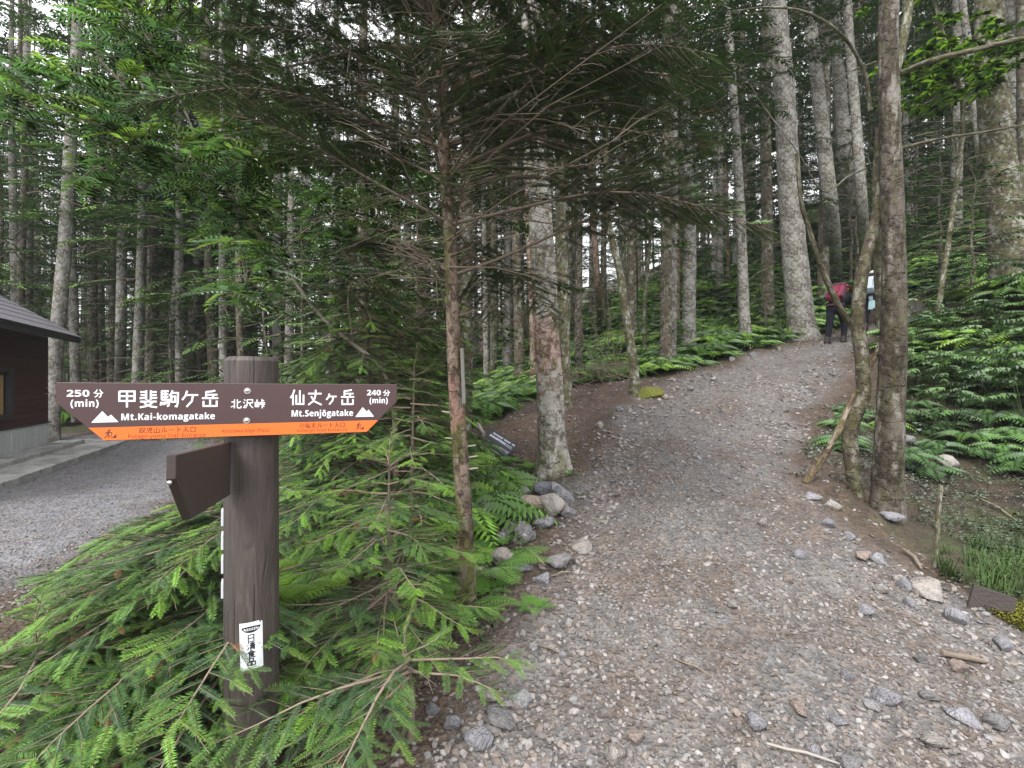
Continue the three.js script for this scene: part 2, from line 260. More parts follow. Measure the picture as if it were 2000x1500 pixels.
function trunkGeo(pts, radii, o = {}) {
  const curve = new THREE.CatmullRomCurve3(pts, false, 'centripetal'), n = o.n ?? 40, seed = o.seed ?? 1, P = [], Rr = [];
  for (let k = 0; k <= n; k++) { const t = k / n; P.push(curve.getPoint(t)); const f = t * (radii.length - 1), i = Math.min(radii.length - 2, Math.floor(f)); Rr.push(lerp(radii[i], radii[i + 1], f - i)); }
  const rep = Math.max(1, Math.round((2 * Math.PI * radii[0]) / 0.5)), amp = o.amp ?? 0.07, s = new Shape3();
  s.tube(P, Rr, o.sides ?? 14, { rep, vs: 1, bump: (a, l) => 1 + amp * (fbm(Math.cos(a) * 1.5 + 10, Math.sin(a) * 1.5 + l * 3, seed) * 2 - 1) + (o.flare ?? 0.5) * Math.exp(-Math.max(0, l - 0.25) / 0.22) * (0.5 + 0.5 * Math.sin(a * 5 + seed) * Math.sin(a * 2 + seed * 2)), color: o.color, cap: true });
  return s.geo(true);
}
// ---------------------------------------------------------------- firs of the surrounding forest: a few kinds, many individuals
function firKind(seed, H, start, o = {}) {          // returns geometries in the tree's own axes: trunk, limbs, crown
  const R = rng(seed), r0 = o.r ?? 0.16, lean = R.s(0.25), bend = R.s(0.25), n = 9, pts = [], rad = [];
  for (let k = 0; k <= n; k++) { const t = k / n; pts.push(V(lean * t + bend * Math.sin(t * 3), -0.3 + (H + 0.3) * t, R.s(0.08) * t)); rad.push(r0 * Math.pow(1 - t * 0.93, 0.8)); }
  const trunk = trunkGeo(pts, rad, { n: 30, sides: 9, seed, flare: 0.35 }), curve = new THREE.CatmullRomCurve3(pts, false, 'centripetal');
  const limbs = new Shape3(), crown = new Shape3();
  const dark = o.dark ?? C(0.044, 0.088, 0.026), light = o.light ?? C(0.12, 0.23, 0.042);
  // dead snags below the crown
  for (let y = 1.4; y < start + 1.5; y += R.r(0.18, 0.5)) { const p = curve.getPoint((y + 0.3) / (H + 0.3)), az = R.r(0, 6.28), l = R.r(0.25, o.snag ?? 1.2), e = R.r(-0.3, 0.4), d = V(Math.cos(az), e, Math.sin(az)), q = (t) => p.clone().addScaledVector(d, l * t).add(V(0, -0.25 * l * t * t, 0)); limbs.tube([q(0), q(0.5), q(1)], [0.012, 0.003], 3); for (let k = 0; k < 2; k++) { const a = q(R.r(0.3, 0.8)); limbs.tube([a, a.clone().add(V(R.s(0.3), R.r(-0.25, 0.1), R.s(0.3)))], [0.005, 0.002], 3); } }
  let y = start, az = R.r(0, 6.28);
  while (y < H - 0.3) {
    const t = (y - start) / (H - start), p = curve.getPoint((y + 0.3) / (H + 0.3));
    const L = (o.len ?? 2.1) * Math.pow(1 - t, 0.65) * R.r(0.7, 1.15) * (t < 0.15 ? R.r(0.5, 1) : 1) + 0.25;
    az += 2.4 + R.s(0.5);
    const fr = frond(R, L, { step: o.step ?? 0.3, shoot: o.shoot ?? 0.24, bare: o.bare ?? 0.22, wide: 0.45, droop: R.r(0.15, 0.4), rise: 0.12, curl: R.s(0.1), thin: 1.6 });
    const m = turned(az, R.r(-0.2, 0.22), p), q = new THREE.Matrix3().setFromMatrix4(m);
    for (const st of fr.stems) if (st.main) limbs.tube(st.pts.filter((_, i) => i % 3 === 0 || i === st.pts.length - 1).map((v) => v.clone().applyMatrix4(m)), [0.014 * Math.sqrt(L), 0.003], 3);
    for (const sh of fr.shoots) {
      const a = sh.p.clone().applyMatrix4(m), d = sh.d.clone().applyMatrix3(q).normalize(), l = sh.s * 0.1 * R.r(1, 1.5), w = l * R.r(0.2, 0.32), lat = V(R.s(0.3), 1, R.s(0.3)).cross(d).normalize();
      const c = dark.clone().lerp(light, sh.young * R.r(0.2, 1)).multiplyScalar(R.r(0.75, 1.2)), e = a.clone().addScaledVector(d, l);
      const nl = V(R.s(0.3), 1, R.s(0.3)).normalize();
      for (const [b, s] of [[0.05, 1], [0.38, 0.85], [0.68, 0.55]]) {   // three pairs of needle tufts make a ragged, feathered outline
        const r0 = a.clone().lerp(e, b);
        for (const z of [-1, 1]) crown.kite(r0, r0.clone().addScaledVector(d, l * 0.05).addScaledVector(lat, z * w * s * 0.6).add(V(0, -0.01, 0)), r0.clone().addScaledVector(d, l * 0.3).addScaledVector(lat, z * w * s * 1.25).add(V(0, -0.015, 0)), r0.clone().addScaledVector(d, l * 0.24).addScaledVector(lat, z * w * 0.25), c, nl);
      }
    }
    y += (o.gap ?? 0.24) * R.r(0.6, 1.4) * (1 + (o.open ?? 0.7) * smooth(8, 12, y));
  }
  return { trunk, limbs: limbs.geo(), crown: crown.geo(), H, tris: crown.i.length / 3 };
}
const KINDS = {
  leafy: [firKind(501, 17, 2.6, { len: 2.3, gap: 0.28 }), firKind(502, 15, 1.4, { len: 2.0, gap: 0.24, r: 0.12 }), firKind(503, 18, 3.2, { len: 2.4, gap: 0.3, r: 0.17 })],
  mid: [firKind(511, 18, 5.5, { len: 2.2, gap: 0.24, r: 0.15 }), firKind(512, 19, 6.5, { len: 2.3, gap: 0.24, r: 0.18 })],
  tall: [firKind(521, 22, 11, { len: 2.2, gap: 0.36, r: 0.2, snag: 1.5 }), firKind(522, 21, 9, { len: 1.9, gap: 0.36, r: 0.15, snag: 1.2 }), firKind(523, 22, 12, { len: 2.0, gap: 0.36, r: 0.12, snag: 0.9 })],
  small: [firKind(531, 3.2, 0.35, { len: 1.1, gap: 0.1, r: 0.035, step: 0.16, shoot: 0.13, light: C(0.12, 0.24, 0.04) }), firKind(532, 4.5, 0.5, { len: 1.3, gap: 0.13, r: 0.05, step: 0.18, shoot: 0.14 })],
};
function firTree(kind, barkMat, p, scale, turn, label, group, name = 'fir_tree') {
  const t = base(name, p, label, 'tree', group); t.rotation.y = turn; t.scale.setScalar(scale);
  mesh('trunk', kind.trunk, barkMat, t); mesh('limbs', kind.limbs, twigMat, t).userData.kind = 'stuff'; mesh('crown', kind.crown, farNeedle, t);
  return t;
}
{
  const R = rng(77), used = [], K0 = KINDS.tall;
  const free = (x, d, r) => used.every(([a, b]) => Math.hypot(a - x, b - d) > r);
  const ordered = (list, text) => list.sort((a, b) => a.position.x / -a.position.z - b.position.x / -b.position.z).forEach((t, i) => { t.userData.label = text(ordinal(i + 1), t); });
  const stand = (n, u0, u1, d0, d1, r, pick, ok = () => true) => {
    const list = [];
    for (let k = 0, got = 0; k < n * 30 && got < n; k++) {
      const d = Math.sqrt(R.r(d0 * d0, d1 * d1)), x = (R.r(u0, u1) - 1000) / FOCAL * d;
      if (!ok(x, d) || !free(x, d, r)) continue;
      used.push([x, d]); got++;
      const [kind, bark, sc, label, group] = pick(x, d); list.push(firTree(kind, bark, ground(x, d), sc, R.r(0, 6.28), label, group));
    }
    return list;
  };
  const small = (n, u0, u1, d0, d1, label, group) => { const list = []; for (let k = 0, got = 0; k < n * 30 && got < n; k++) { const d = Math.sqrt(R.r(d0 * d0, d1 * d1)), x = (R.r(u0, u1) - 1000) / FOCAL * d; if (!clear(x, d) || !free(x, d, 0.8)) continue; used.push([x, d]); got++; list.push(firTree(R.pick(KINDS.small), B.brown, ground(x, d), R.r(0.9, 2.0), R.r(0, 6.28), label, group, 'young_fir')); } return list; };
  const clear = (x, d) => signedIn(TRAIL, x, d) < -0.7 && signedIn(LITTER, x, d) < -0.4 && signedIn(ROAD, x, d) < -0.6 && !(x < -9 && d < 14);
  ordered(stand(38, -80, 860, 13.2, 24, 1.35, () => [R() < 0.8 ? R.pick(KINDS.leafy) : R.pick(KINDS.mid), R.pick([B.pale, B.brown, B.brown, B.brown]), R.r(0.9, 1.35), 'fir', 'firs beyond the gravel road'], clear), (n) => `slender fir in the dark stand beyond the road, ${n} counting from the hut`);
  stand(70, -80, 900, 24, 52, 1.5, () => [R.pick([...KINDS.leafy, ...KINDS.mid]), R.pick([B.pale, B.brown]), R.r(1.0, 1.5), 'distant fir deep in the wood behind the road and signpost', 'distant firs behind the signpost'], clear);
  ordered(stand(17, 870, 1320, 10.5, 24, 0.95, () => [R.pick([K0[1], K0[2], ...KINDS.mid, KINDS.leafy[2]]), R.pick([B.pale, B.pale, B.brown, B.red]), R.r(0.7, 1.05), 'fir', 'thin firs behind the white trunk'], clear), (n) => `thin trunked fir behind the stout white trunk, ${n} from the slim spruce rightwards`);
  stand(46, 850, 1400, 24, 60, 1.3, () => [R.pick([...KINDS.tall, ...KINDS.mid, KINDS.leafy[2]]), R.pick([B.pale, B.brown, B.red]), R.r(1.0, 1.5), 'pale distant pole of a trunk in the misty wood', 'misty distant trunks'], clear);
  ordered(stand(30, 1380, 2150, 15, 26, 1.6, () => [R.pick([K0[1], ...KINDS.mid, ...KINDS.leafy]), R.pick([B.pale, B.brown, B.brown]), R.r(0.95, 1.3), 'fir', 'firs on the hillside'], clear), (n) => `grey fir on the hillside above the two hikers, ${n} from the trail bend rightwards`);
  stand(60, 1300, 2150, 26, 60, 1.6, () => [R.pick([...KINDS.mid, ...KINDS.leafy]), R.pick([B.pale, B.brown]), R.r(1.1, 1.5), 'far fir high on the misty slope above the trail', 'far firs on the slope'], clear);
  stand(105, -80, 1420, 50, 85, 1.7, () => [R.pick(KINDS.leafy), B.brown, R.r(1.2, 1.7), 'farthest fir closing the depth of the wood', 'farthest firs'], clear);
  small(80, -60, 900, 15, 45, 'shaded young fir growing under the trunks beyond the road', 'young firs under the far trunks');
  ordered(small(26, 900, 1500, 17, 36, 'fir', 'young firs behind the bend'), (n) => `young fir among pale trunks behind the trail bend, ${n} from the slim spruce rightwards`);
  ordered(small(26, 1500, 2150, 15, 30, 'fir', 'young firs on the hillside'), (n) => `young fir on the hillside above the fern bank, ${n} from the hikers rightwards`);
}

// ---------------------------------------------------------------- trees one can tell apart, each trunk followed from foot to top
function track(points, d, top, lean = 0) {          // the foot on the ground, then the line of the stem at that distance, then on up to its top
  const foot = hit(points[0][0], points[0][1]), dd = d ?? -foot.z, pts = [V(foot.x, foot.y - 0.25, foot.z)];
  points.slice(1).forEach(([u, v], i) => pts.push(place(u, v, dd + lean * (i + 1))));
  const a = pts[pts.length - 1], b = pts[pts.length - 2], k = (top + foot.y - a.y);
  if (k > 0.5) { const g = a.clone().sub(b); g.multiplyScalar((k * 0.5) / Math.max(0.3, g.y)); g.x *= 0.6; pts.push(a.clone().add(g)); pts.push(pts[pts.length - 1].clone().add(V(g.x * 0.4, k * 0.5, 0))); }
  return { pts: pts.map((p) => p.sub(foot)), foot };
}
function namedTree(name, label, o) {
  const { pts, foot } = track(o.line, o.d, o.top ?? 18, o.lean ?? 0), t = base(name, foot, label, 'tree', o.group), n = pts.length;
  const rad = pts.map((p, i) => lerp(o.r[0], o.r[1], Math.pow(i / (n - 1), 0.7)));
  if (o.w) o.w.forEach((w, i) => { rad[i] = ((w / 2 / FOCAL) * (o.d ?? -foot.z)) / Math.hypot(1, foot.x / foot.z); });
  if (o.rad) o.rad.forEach((r, i) => { rad[i] = r; });
  mesh('trunk', trunkGeo(pts, rad, { n: o.n ?? 70, sides: o.sides ?? 18, seed: o.seed ?? 3, amp: o.amp ?? 0.08, flare: o.flare ?? 0.45, color: o.color }), o.bark, t);
  if (o.crown) { const c = mesh('crown', o.crown.crown, farNeedle, t), l = tag(mesh('limbs', o.crown.limbs, twigMat, t), null, null, null, 'stuff'), hi = pts[n - 1]; for (const m of [c, l]) { m.scale.setScalar((o.top ?? 18) / o.crown.H); m.rotation.y = o.seed ?? 0; m.position.set(hi.x * 0.75, 0, hi.z); } }
  return { t, pts, foot, curve: new THREE.CatmullRomCurve3(pts, false, 'centripetal') };
}
const K = KINDS.tall, mossFoot = (h, pink) => (p, a, l) => {   // patches of moss near the foot and a stretch of bare pinkish bark, as on the trunk
  const n = fbm(a * 9 + p.y * 2, p.y * 5, 61), c = C(1.35, 1.33, 1.3), m = smooth(0.5, 0.62, n + 0.28 * (1 - clamp(l / h)) - 0.12);
  if (pink) { const e = fbm(a * 14, p.y * 9, 63) - 0.5; c.lerp(C(1.5, 1.08, 1.0), smooth(pink[0] - 0.15, pink[0] + 0.15, p.y + e * 0.8) * (1 - smooth(pink[1] - 0.15, pink[1] + 0.15, p.y + e * 0.8)) * (0.5 + 0.8 * fbm(a * 20, p.y * 14, 65))); }
  return c.lerp(C(0.5, 0.52, 0.2), m * 0.65);
};
const bigWhite = namedTree('fir_tree', 'stout white trunk mottled with lichen, pinkish band and mossy foot, left of the trail', { line: [[1080, 925], [1077, 820], [1068, 650], [1060, 500], [1050, 320], [1040, 100]], r: [0.158, 0.05], w: [58, 53, 50, 47, 43, 39], bark: B.paleTint, n: 150, sides: 40, top: 15, seed: 7, crown: KINDS.mid[1], flare: 0.6, color: mossFoot(0.75, [1.08, 1.72]) });
namedTree('fir_tree', 'grey speckled trunk close behind the stout white trunk', { line: [[1104, 795], [1100, 600], [1095, 420], [1090, 200], [1085, 20]], r: [0.12, 0.05], bark: B.mossy, top: 15, seed: 8, crown: KINDS.mid[0] });
namedTree('fir_tree', 'dark straight trunk between the slim foreground spruce and the white trunk', { line: [[1016, 752], [1012, 600], [1008, 450], [1004, 250], [1000, 60]], r: [0.165, 0.06], bark: B.brown, top: 17, seed: 9, crown: KINDS.mid[0] });
namedTree('fir_tree', 'brown trunk just behind the stout white trunk', { line: [[1044, 758], [1040, 600], [1032, 420], [1030, 150]], r: [0.11, 0.05], bark: B.red, top: 16, seed: 10, crown: K[2] });
namedTree('fir_tree', 'pale thin trunk beside the nailed board, second of a pair', { line: [[950, 760], [948, 600], [945, 400], [940, 150]], r: [0.1, 0.05], bark: B.pale, top: 17, seed: 11, crown: K[1] });
namedTree('fir_tree', 'shorter mossy trunk rising from ferns beside the pale thin trunk', { line: [[964, 752], [965, 600], [962, 400], [960, 150]], r: [0.09, 0.05], bark: B.mossy, top: 15, seed: 12, crown: K[2] });
namedTree('larch_tree', 'thin straight reddish trunk in the sunlit gap right of the white trunk', { line: [[1172, 640], [1168, 560], [1158, 420], [1150, 300], [1146, 150]], d: 17, r: [0.13, 0.07], bark: B.red, top: 19, seed: 13, crown: K[2] });
namedTree('larch_tree', 'slim orange barked trunk left of the speckled pair by the trail', { line: [[1242, 600], [1240, 500], [1236, 380], [1233, 250]], d: 19, r: [0.12, 0.07], bark: B.red, top: 19, seed: 14, crown: K[2] });
const crooked = namedTree('birch_tree', 'crooked dark mossy sapling forking upward at the trail edge', { line: [[1242, 772], [1236, 700], [1226, 640], [1212, 540], [1205, 510], [1188, 430], [1182, 330], [1186, 250], [1180, 120]], r: [0.085, 0.03], bark: B.mossy, top: 7, seed: 15, flare: 0.3, n: 90 });
namedTree('birch_tree', 'leaning dark stem crossing behind the crooked sapling', { line: [[1262, 700], [1258, 620], [1264, 540], [1272, 430], [1275, 300]], r: [0.07, 0.03], bark: B.mossy, top: 8, seed: 16, flare: 0.3 });
namedTree('fir_tree', 'grey scaly trunk at the trail bend, first of the pair before the hikers', { line: [[1345, 682], [1347, 560], [1348, 430], [1340, 250], [1330, 60]], r: [0.19, 0.09], bark: B.pale, top: 18, seed: 17, crown: KINDS.leafy[2] });
namedTree('fir_tree', 'slimmer grey trunk with a bare tan stripe, right of the scaly trunk', { line: [[1456, 668], [1452, 560], [1447, 430], [1437, 250], [1424, 60]], r: [0.15, 0.08], bark: B.pale, top: 18, seed: 18, crown: KINDS.mid[1] });
namedTree('larch_tree', 'very thin tan pole of a trunk left of the slim grey trunk', { line: [[1424, 560], [1420, 420], [1412, 250], [1406, 120]], d: 21, r: [0.075, 0.05], bark: B.red, top: 18, seed: 19, crown: K[2] });
const bigRight = namedTree('fir_tree', 'broad rough barked trunk leaning over the trail left of the red pack', { line: [[1570, 662], [1562, 600], [1548, 450], [1540, 330], [1530, 150], [1516, 0]], r: [0.34, 0.16], w: [66, 56, 50, 46, 42, 40], bark: barkPale({ bumpScale: 0.022 }), n: 110, sides: 30, top: 19, seed: 20, crown: K[0], flare: 0.3 });
namedTree('fir_tree', 'white mottled trunk leaning left above the red pack', { line: [[1632, 545], [1622, 400], [1604, 230], [1590, 100], [1578, 0]], d: 15, r: [0.24, 0.14], bark: B.pale, top: 19, seed: 21, crown: K[1] });
namedTree('fir_tree', 'pale trunk rising behind the leaning white mottled trunk', { line: [[1662, 500], [1654, 350], [1642, 180], [1630, 40]], d: 17, r: [0.24, 0.15], bark: B.pale, top: 19, seed: 22, crown: KINDS.mid[0] });
namedTree('fir_tree', 'slim white trunk leaning left, just beside the forked mossy trunk', { line: [[1692, 540], [1684, 400], [1672, 230], [1658, 60]], d: 14, r: [0.16, 0.1], bark: B.pale, top: 19, seed: 23, crown: KINDS.mid[1] });
namedTree('fir_tree', 'stout trunk at the picture edge above the fern bank', { line: [[1978, 566], [1965, 430], [1945, 250], [1935, 80], [1930, -60]], r: [0.34, 0.16], bark: B.mossy, top: 18, seed: 24, crown: KINDS.mid[0], sides: 24 });
namedTree('fir_tree', 'thin pale trunk left of the stout trunk above the fern bank', { line: [[1922, 420], [1915, 300], [1900, 150], [1880, 0]], d: 13, r: [0.11, 0.07], bark: B.pale, top: 17, seed: 25, crown: KINDS.mid[1] });
// trunks beyond the road that stand out
namedTree('fir_tree', 'white patchy trunk rising right behind the corner of the hut', { line: [[94, 866], [104, 740], [118, 580], [130, 430], [136, 300], [146, 150]], d: 12.6, r: [0.2, 0.1], bark: B.pale, top: 18, seed: 31, crown: KINDS.mid[1] });
namedTree('fir_tree', 'grey trunk behind the long arm of the signboard, over the mountain name', { line: [[232, 800], [236, 640], [238, 480], [240, 300]], d: 14.8, r: [0.17, 0.09], bark: B.pale, top: 17, seed: 32, crown: KINDS.mid[0] });
namedTree('fir_tree', 'grey trunk behind the signboard, left one of a close pair', { line: [[336, 805], [340, 640], [350, 480], [352, 300]], d: 14.2, r: [0.15, 0.08], bark: B.pale, top: 17, seed: 33, crown: KINDS.mid[1] });
namedTree('fir_tree', 'pale patched trunk behind the signboard, nearer the post', { line: [[368, 800], [376, 640], [386, 480], [392, 330]], d: 14.6, r: [0.15, 0.08], bark: B.pale, top: 17, seed: 34, crown: KINDS.leafy[0] });
namedTree('fir_tree', 'brown slim trunk behind the signboard, closest to the post', { line: [[410, 795], [413, 640], [417, 480]], d: 15.6, r: [0.11, 0.06], bark: B.brown, top: 16, seed: 35, crown: KINDS.leafy[1] });
// ---------------------------------------------------------------- the slim spruce in front, its boughs spreading overhead
const SP_OLD = C(0.042, 0.08, 0.034), SP_NEW = C(0.1, 0.2, 0.045), FIR_OLD = C(0.05, 0.112, 0.046), FIR_NEW = C(0.17, 0.35, 0.042);
{
  const line = [[916, 1180], [906, 1000], [896, 850], [888, 700], [884, 600], [878, 450], [868, 300], [862, 150], [856, 0]];
  const { t, pts, curve } = namedTree('spruce_tree', 'slim near spruce with short snapped twigs and dark boughs spreading overhead', { line, r: [0.052, 0.02], rad: [0.062, 0.05, 0.047, 0.044, 0.042, 0.04, 0.038, 0.036, 0.034], bark: B.paleTint, top: 7.5, seed: 41, n: 140, sides: 20, flare: 0.25, amp: 0.12, color: (p, a, l) => { const n = fbm(a * 9, p.y * 4, 71); return C(0.62, 0.52, 0.44).lerp(C(0.34, 0.36, 0.12), smooth(0.48, 0.6, n + 0.1 * (p.y < 0.5 ? 1 : 0))).lerp(C(0.72, 0.42, 0.36), (p.y > 1.0 && p.y < 1.42 ? 0.9 : 0.25) * smooth(0.4, 0.5, fbm(a * 6, p.y * 6, 73))); } });
  const R = rng(4101), s = new Spray(4102, SP_OLD, SP_NEW), dead = new Shape3();
  const at = (y) => { let lo = 0, hi = 1; for (let k = 0; k < 30; k++) { const m = (lo + hi) / 2; curve.getPoint(m).y < y ? (lo = m) : (hi = m); } return curve.getPoint(lo); };
  // boughs: height on the stem, azimuth (0 = to the right, counter-clockwise seen from above), length, rise
  const boughs = [];
  for (let y = 2.05, k = 0; y < 6.6; y += 0.062, k++) boughs.push([y + R.s(0.04), k * 2.4 + R.s(0.4), lerp(1.9, 1.0, (y - 2) / 4.6) * R.r(0.75, 1.1), R.r(0.05, 0.5)]);
  for (const [y, az, L, rise] of boughs) {
    const toward = Math.sin(-az);                    // boughs straight towards the eye are kept short
    const l = L * (toward > 0.75 ? 0.6 : 1), fr = frond(R, l, { step: 0.044, shoot: 0.1, bare: y < 2.6 ? 0.35 : 0.15, wide: 0.42, droop: R.r(0.1, 0.45), rise: 0.1, curl: R.s(0.15), thin: 1.05 });
    s.add(fr, turned(az, rise, at(y), R.s(0.2)), 4, y < 2.6 ? 0.75 : 1);
  }
  // a couple of fresh green bough ends hanging out to the right
  for (const [y, az, L, rise] of [[2.85, 0.25, 1.5, 0.2], [3.0, -0.35, 1.75, 0.12], [2.7, 0.1, 1.9, 0.28], [3.3, 0.05, 1.9, 0.15], [3.1, -0.6, 1.2, 0.1], [3.5, 0.4, 1.7, 0.0], [3.7, -0.2, 1.8, 0.05], [3.4, 3.0, 1.9, 0.1], [3.2, 2.7, 1.8, 0.2], [3.7, 3.3, 1.9, 0.05]]) { const keep = s.young; s.young = C(0.14, 0.28, 0.06); s.add(frond(R, L, { step: 0.06, shoot: 0.1, bare: 0.5, wide: 0.42, droop: 0.25, rise: 0.1, thin: 1.4 }), turned(az, rise, at(y)), 4); s.young = keep; }
  // bare twigs among the boughs
  for (let k = 0; k < 90; k++) {
    const y = R.r(1.75, 4.6), p = at(y), az = R.r(0, 6.28), l = R.r(0.3, 1.5), e = R.r(-0.1, 0.6), d = V(Math.cos(az), e, -Math.sin(az)), q = (f) => p.clone().addScaledVector(d, l * f).add(V(0.05 * Math.sin(f * 5 + k), -0.2 * l * f * f, 0.05 * Math.cos(f * 4 + k)));
    dead.tube([q(0), q(0.33), q(0.66), q(1)], [0.006, 0.0015], 4);
    for (let j = 0; j < 7; j++) { const f = R.r(0.25, 0.95), a = q(f), b = d.clone().add(V(R.s(1), R.s(0.5), R.s(1))).normalize(), l2 = R.r(0.08, 0.35); const m = a.clone().addScaledVector(b, l2 * 0.5), e2 = a.clone().addScaledVector(b, l2).add(V(0, -0.03, 0)); dead.tube([a, m, e2], [0.0026, 0.0008], 3); if (R() < 0.7) dead.tube([m, m.clone().add(V(R.s(0.14), R.s(0.08), R.s(0.14)))], [0.0016, 0.0007], 3); }
  }
  s.build(t, twigMat, [2, 2]); mesh('dead_twigs', dead.geo(), twigMat, t);
  // snapped stubs on the lower stem
  for (const [y, az, l] of [[1.18, 3.0, 0.05], [1.02, 3.3, 0.035], [0.97, 0.1, 0.05], [0.9, 0.2, 0.06], [0.83, 0.0, 0.055], [0.5, 3.2, 0.05], [0.31, 3.4, 0.04]]) { const p = at(y), d = V(Math.cos(az), 0.12, -Math.sin(az)), st = new Shape3(); st.tube([p.clone().addScaledVector(d, 0.03), p.clone().addScaledVector(d, 0.05 + l)], [0.007, 0.005], 6, { cap: true }); mesh('branch_stub', st.geo(), deadMat, t); }
  // the grey board nailed to the stem, seen almost edge on
  const wp = place(904, 735, 2.86), pl = mesh('wooden_board', new RoundedBoxGeometry(0.02, 0.33, 0.15, 1, 0.003), std({ color: C(0.19, 0.185, 0.17), roughness: 0.95, bumpMap: grey(64, 256, (x, y) => fbm(x * 16, y * 4, 5, 3, 16, 4)), bumpScale: 0.004 }));
  pl.position.copy(wp); pl.rotation.set(0, 0.12, 0.035); tag(pl, 'weathered narrow grey board nailed upright to the slim spruce stem', 'board');
}

// ---------------------------------------------------------------- young firs around the signpost
function youngFir(label, foot, height, layers, o = {}) {
  const t = base('young_fir', foot, label, 'fir', 'young firs by the signpost'), R = rng(o.seed), s = new Spray(o.seed + 1, o.old ?? FIR_OLD, o.young ?? FIR_NEW);
  const top = V(R.s(0.03), height, R.s(0.03)), st = new Shape3(); st.tube([V(0, -0.1, 0), V(0.01, height * 0.5, 0), top], [o.r ?? 0.018, 0.004], 8); mesh('stem', st.geo(), twigMat, t);
  for (const [y, az, L, el, droop] of layers) s.add(frond(R, L, { step: o.step ?? 0.055, shoot: 0.09, bare: o.bare ?? 0.2, wide: o.wide ?? 0.42, droop: droop ?? 0.2, rise: 0.05, curl: R.s(0.15), thin: 1.1 }), turned(az, el, V(0, y, 0), R.s(0.15)));
  for (let k = 0; k < 3; k++) s.add(frond(R, 0.2, { step: 0.04, shoot: 0.07, bare: 0, droop: 0.1 }), turned(k * 2.1, 0.5, top.clone().add(V(0, -0.06, 0))));
  s.add(frond(R, 0.16, { step: 0.05, shoot: 0.07, bare: 0 }), turned(0, 1.5, top));
  s.build(t, std({ color: C(0.27, 0.215, 0.16) }), o.kinds ?? [0, 0]); return t;
}
{
  const ring = (seed, y0, y1, n, L0, L1, el, a0 = 0, a1 = 6.283) => { const R = rng(seed), l = []; for (let k = 0; k < n; k++) { const f = n > 1 ? k / (n - 1) : 0; l.push([lerp(y0, y1, f) + R.s(0.03), a0 + (((k * 2.4) % 6.283) / 6.283) * (a1 - a0) + R.s(0.15), lerp(L0, L1, f) * R.r(0.8, 1.1), el + R.s(0.12), R.r(0.1, 0.3)]); } return l; };
  // behind and left of the post: long low boughs sweeping left and towards the road (azimuth pi = left, 3pi/2 = towards the eye)
  youngFir('low young fir sprawling left of the signpost foot over the road edge', ground(-1.22, 2.35), 0.95, [...ring(901, 0.35, 0.85, 36, 1.25, 0.7, 0.02, 2.5, 4.75), ...ring(902, 0.15, 0.45, 14, 1.2, 1.1, 0.05, 2.9, 4.9), ...ring(903, 0.5, 0.9, 6, 0.6, 0.4, 0.2)], { seed: 9010 });
  youngFir('bright green low fir filling the corner below the signpost on the road side', ground(-1.75, 1.75), 0.55, [...ring(911, 0.15, 0.5, 22, 0.75, 0.5, 0.08)], { seed: 9110, r: 0.012 });
  youngFir('fresh green knee high fir spreading right of the signpost foot', ground(-0.62, 2.35), 1.08, [...ring(921, 0.28, 0.95, 28, 0.64, 0.34, 0.1), ...ring(922, 0.2, 0.4, 8, 0.75, 0.65, 0.0, 3.6, 5.6)], { seed: 9210 });
  youngFir('half bare fir bough spray in front of the signpost foot', ground(-0.42, 1.95), 0.42, [...ring(931, 0.25, 0.36, 7, 0.85, 0.7, 0.0, 3.3, 4.6), [0.3, 5.9, 0.42, 0.05, 0.15], [0.33, 0.1, 0.5, 0.08, 0.2]], { seed: 9310, step: 0.075 });
  youngFir('dark drooping fir thicket behind the signpost', ground(-1.25, 4.1), 2.7, [...ring(941, 0.25, 2.5, 140, 1.25, 0.5, -0.08)], { seed: 9410, r: 0.04, step: 0.075, kinds: [2, 2] });
  youngFir('tall shaded young fir between the dark thicket and the slim spruce', ground(-0.98, 4.95), 3.1, [...ring(961, 0.3, 2.9, 110, 1.15, 0.45, -0.06)], { seed: 9610, r: 0.045, step: 0.08, kinds: [2, 2] });
  youngFir('shaded young fir behind the dark thicket on its road side', ground(-2.05, 5.3), 2.2, [...ring(971, 0.3, 2.0, 80, 1.0, 0.45, -0.05)], { seed: 9710, r: 0.035, step: 0.085, kinds: [2, 2] });
  youngFir('dark green fir between the post and the slim spruce', ground(-0.75, 3.5), 1.5, [...ring(951, 0.2, 1.4, 40, 0.9, 0.4, 0.0)], { seed: 9510, r: 0.025, step: 0.07, kinds: [2, 0] });
  // firs further back, each with its own place
  for (const [u, d, k, sc, tn, label] of [[585, 8.5, 1, 1.0, 0.4, 'shoulder high fir at the wood edge behind the signpost top'], [700, 7, 1, 1.05, 2.2, 'taller young fir in the shade behind the dark thicket'], [820, 6.2, 0, 0.95, 4, 'young fir in the shade left of the slim spruce'], [520, 11, 1, 1.1, 5, 'young fir at the road edge behind the post'], [1290, 10.8, 0, 0.7, 1, 'small fir sapling behind the crooked sapling'], [1500, 13.5, 0, 0.8, 2, 'small fir left of the broad rough trunk'], [1840, 11.5, 1, 0.9, 3, 'bushy young fir on the bank right of the forked trunk'], [1900, 9.5, 0, 1.0, 0.7, 'young fir on the bank below the stout edge trunk'], [330, 13.5, 1, 0.9, 0.2, 'young fir across the road above the signboard']])
    firTree(KINDS.small[k], B.brown, ground((u - 1000) / FOCAL * d, d), sc, tn, label, 'young firs at the wood edge', 'young_fir');
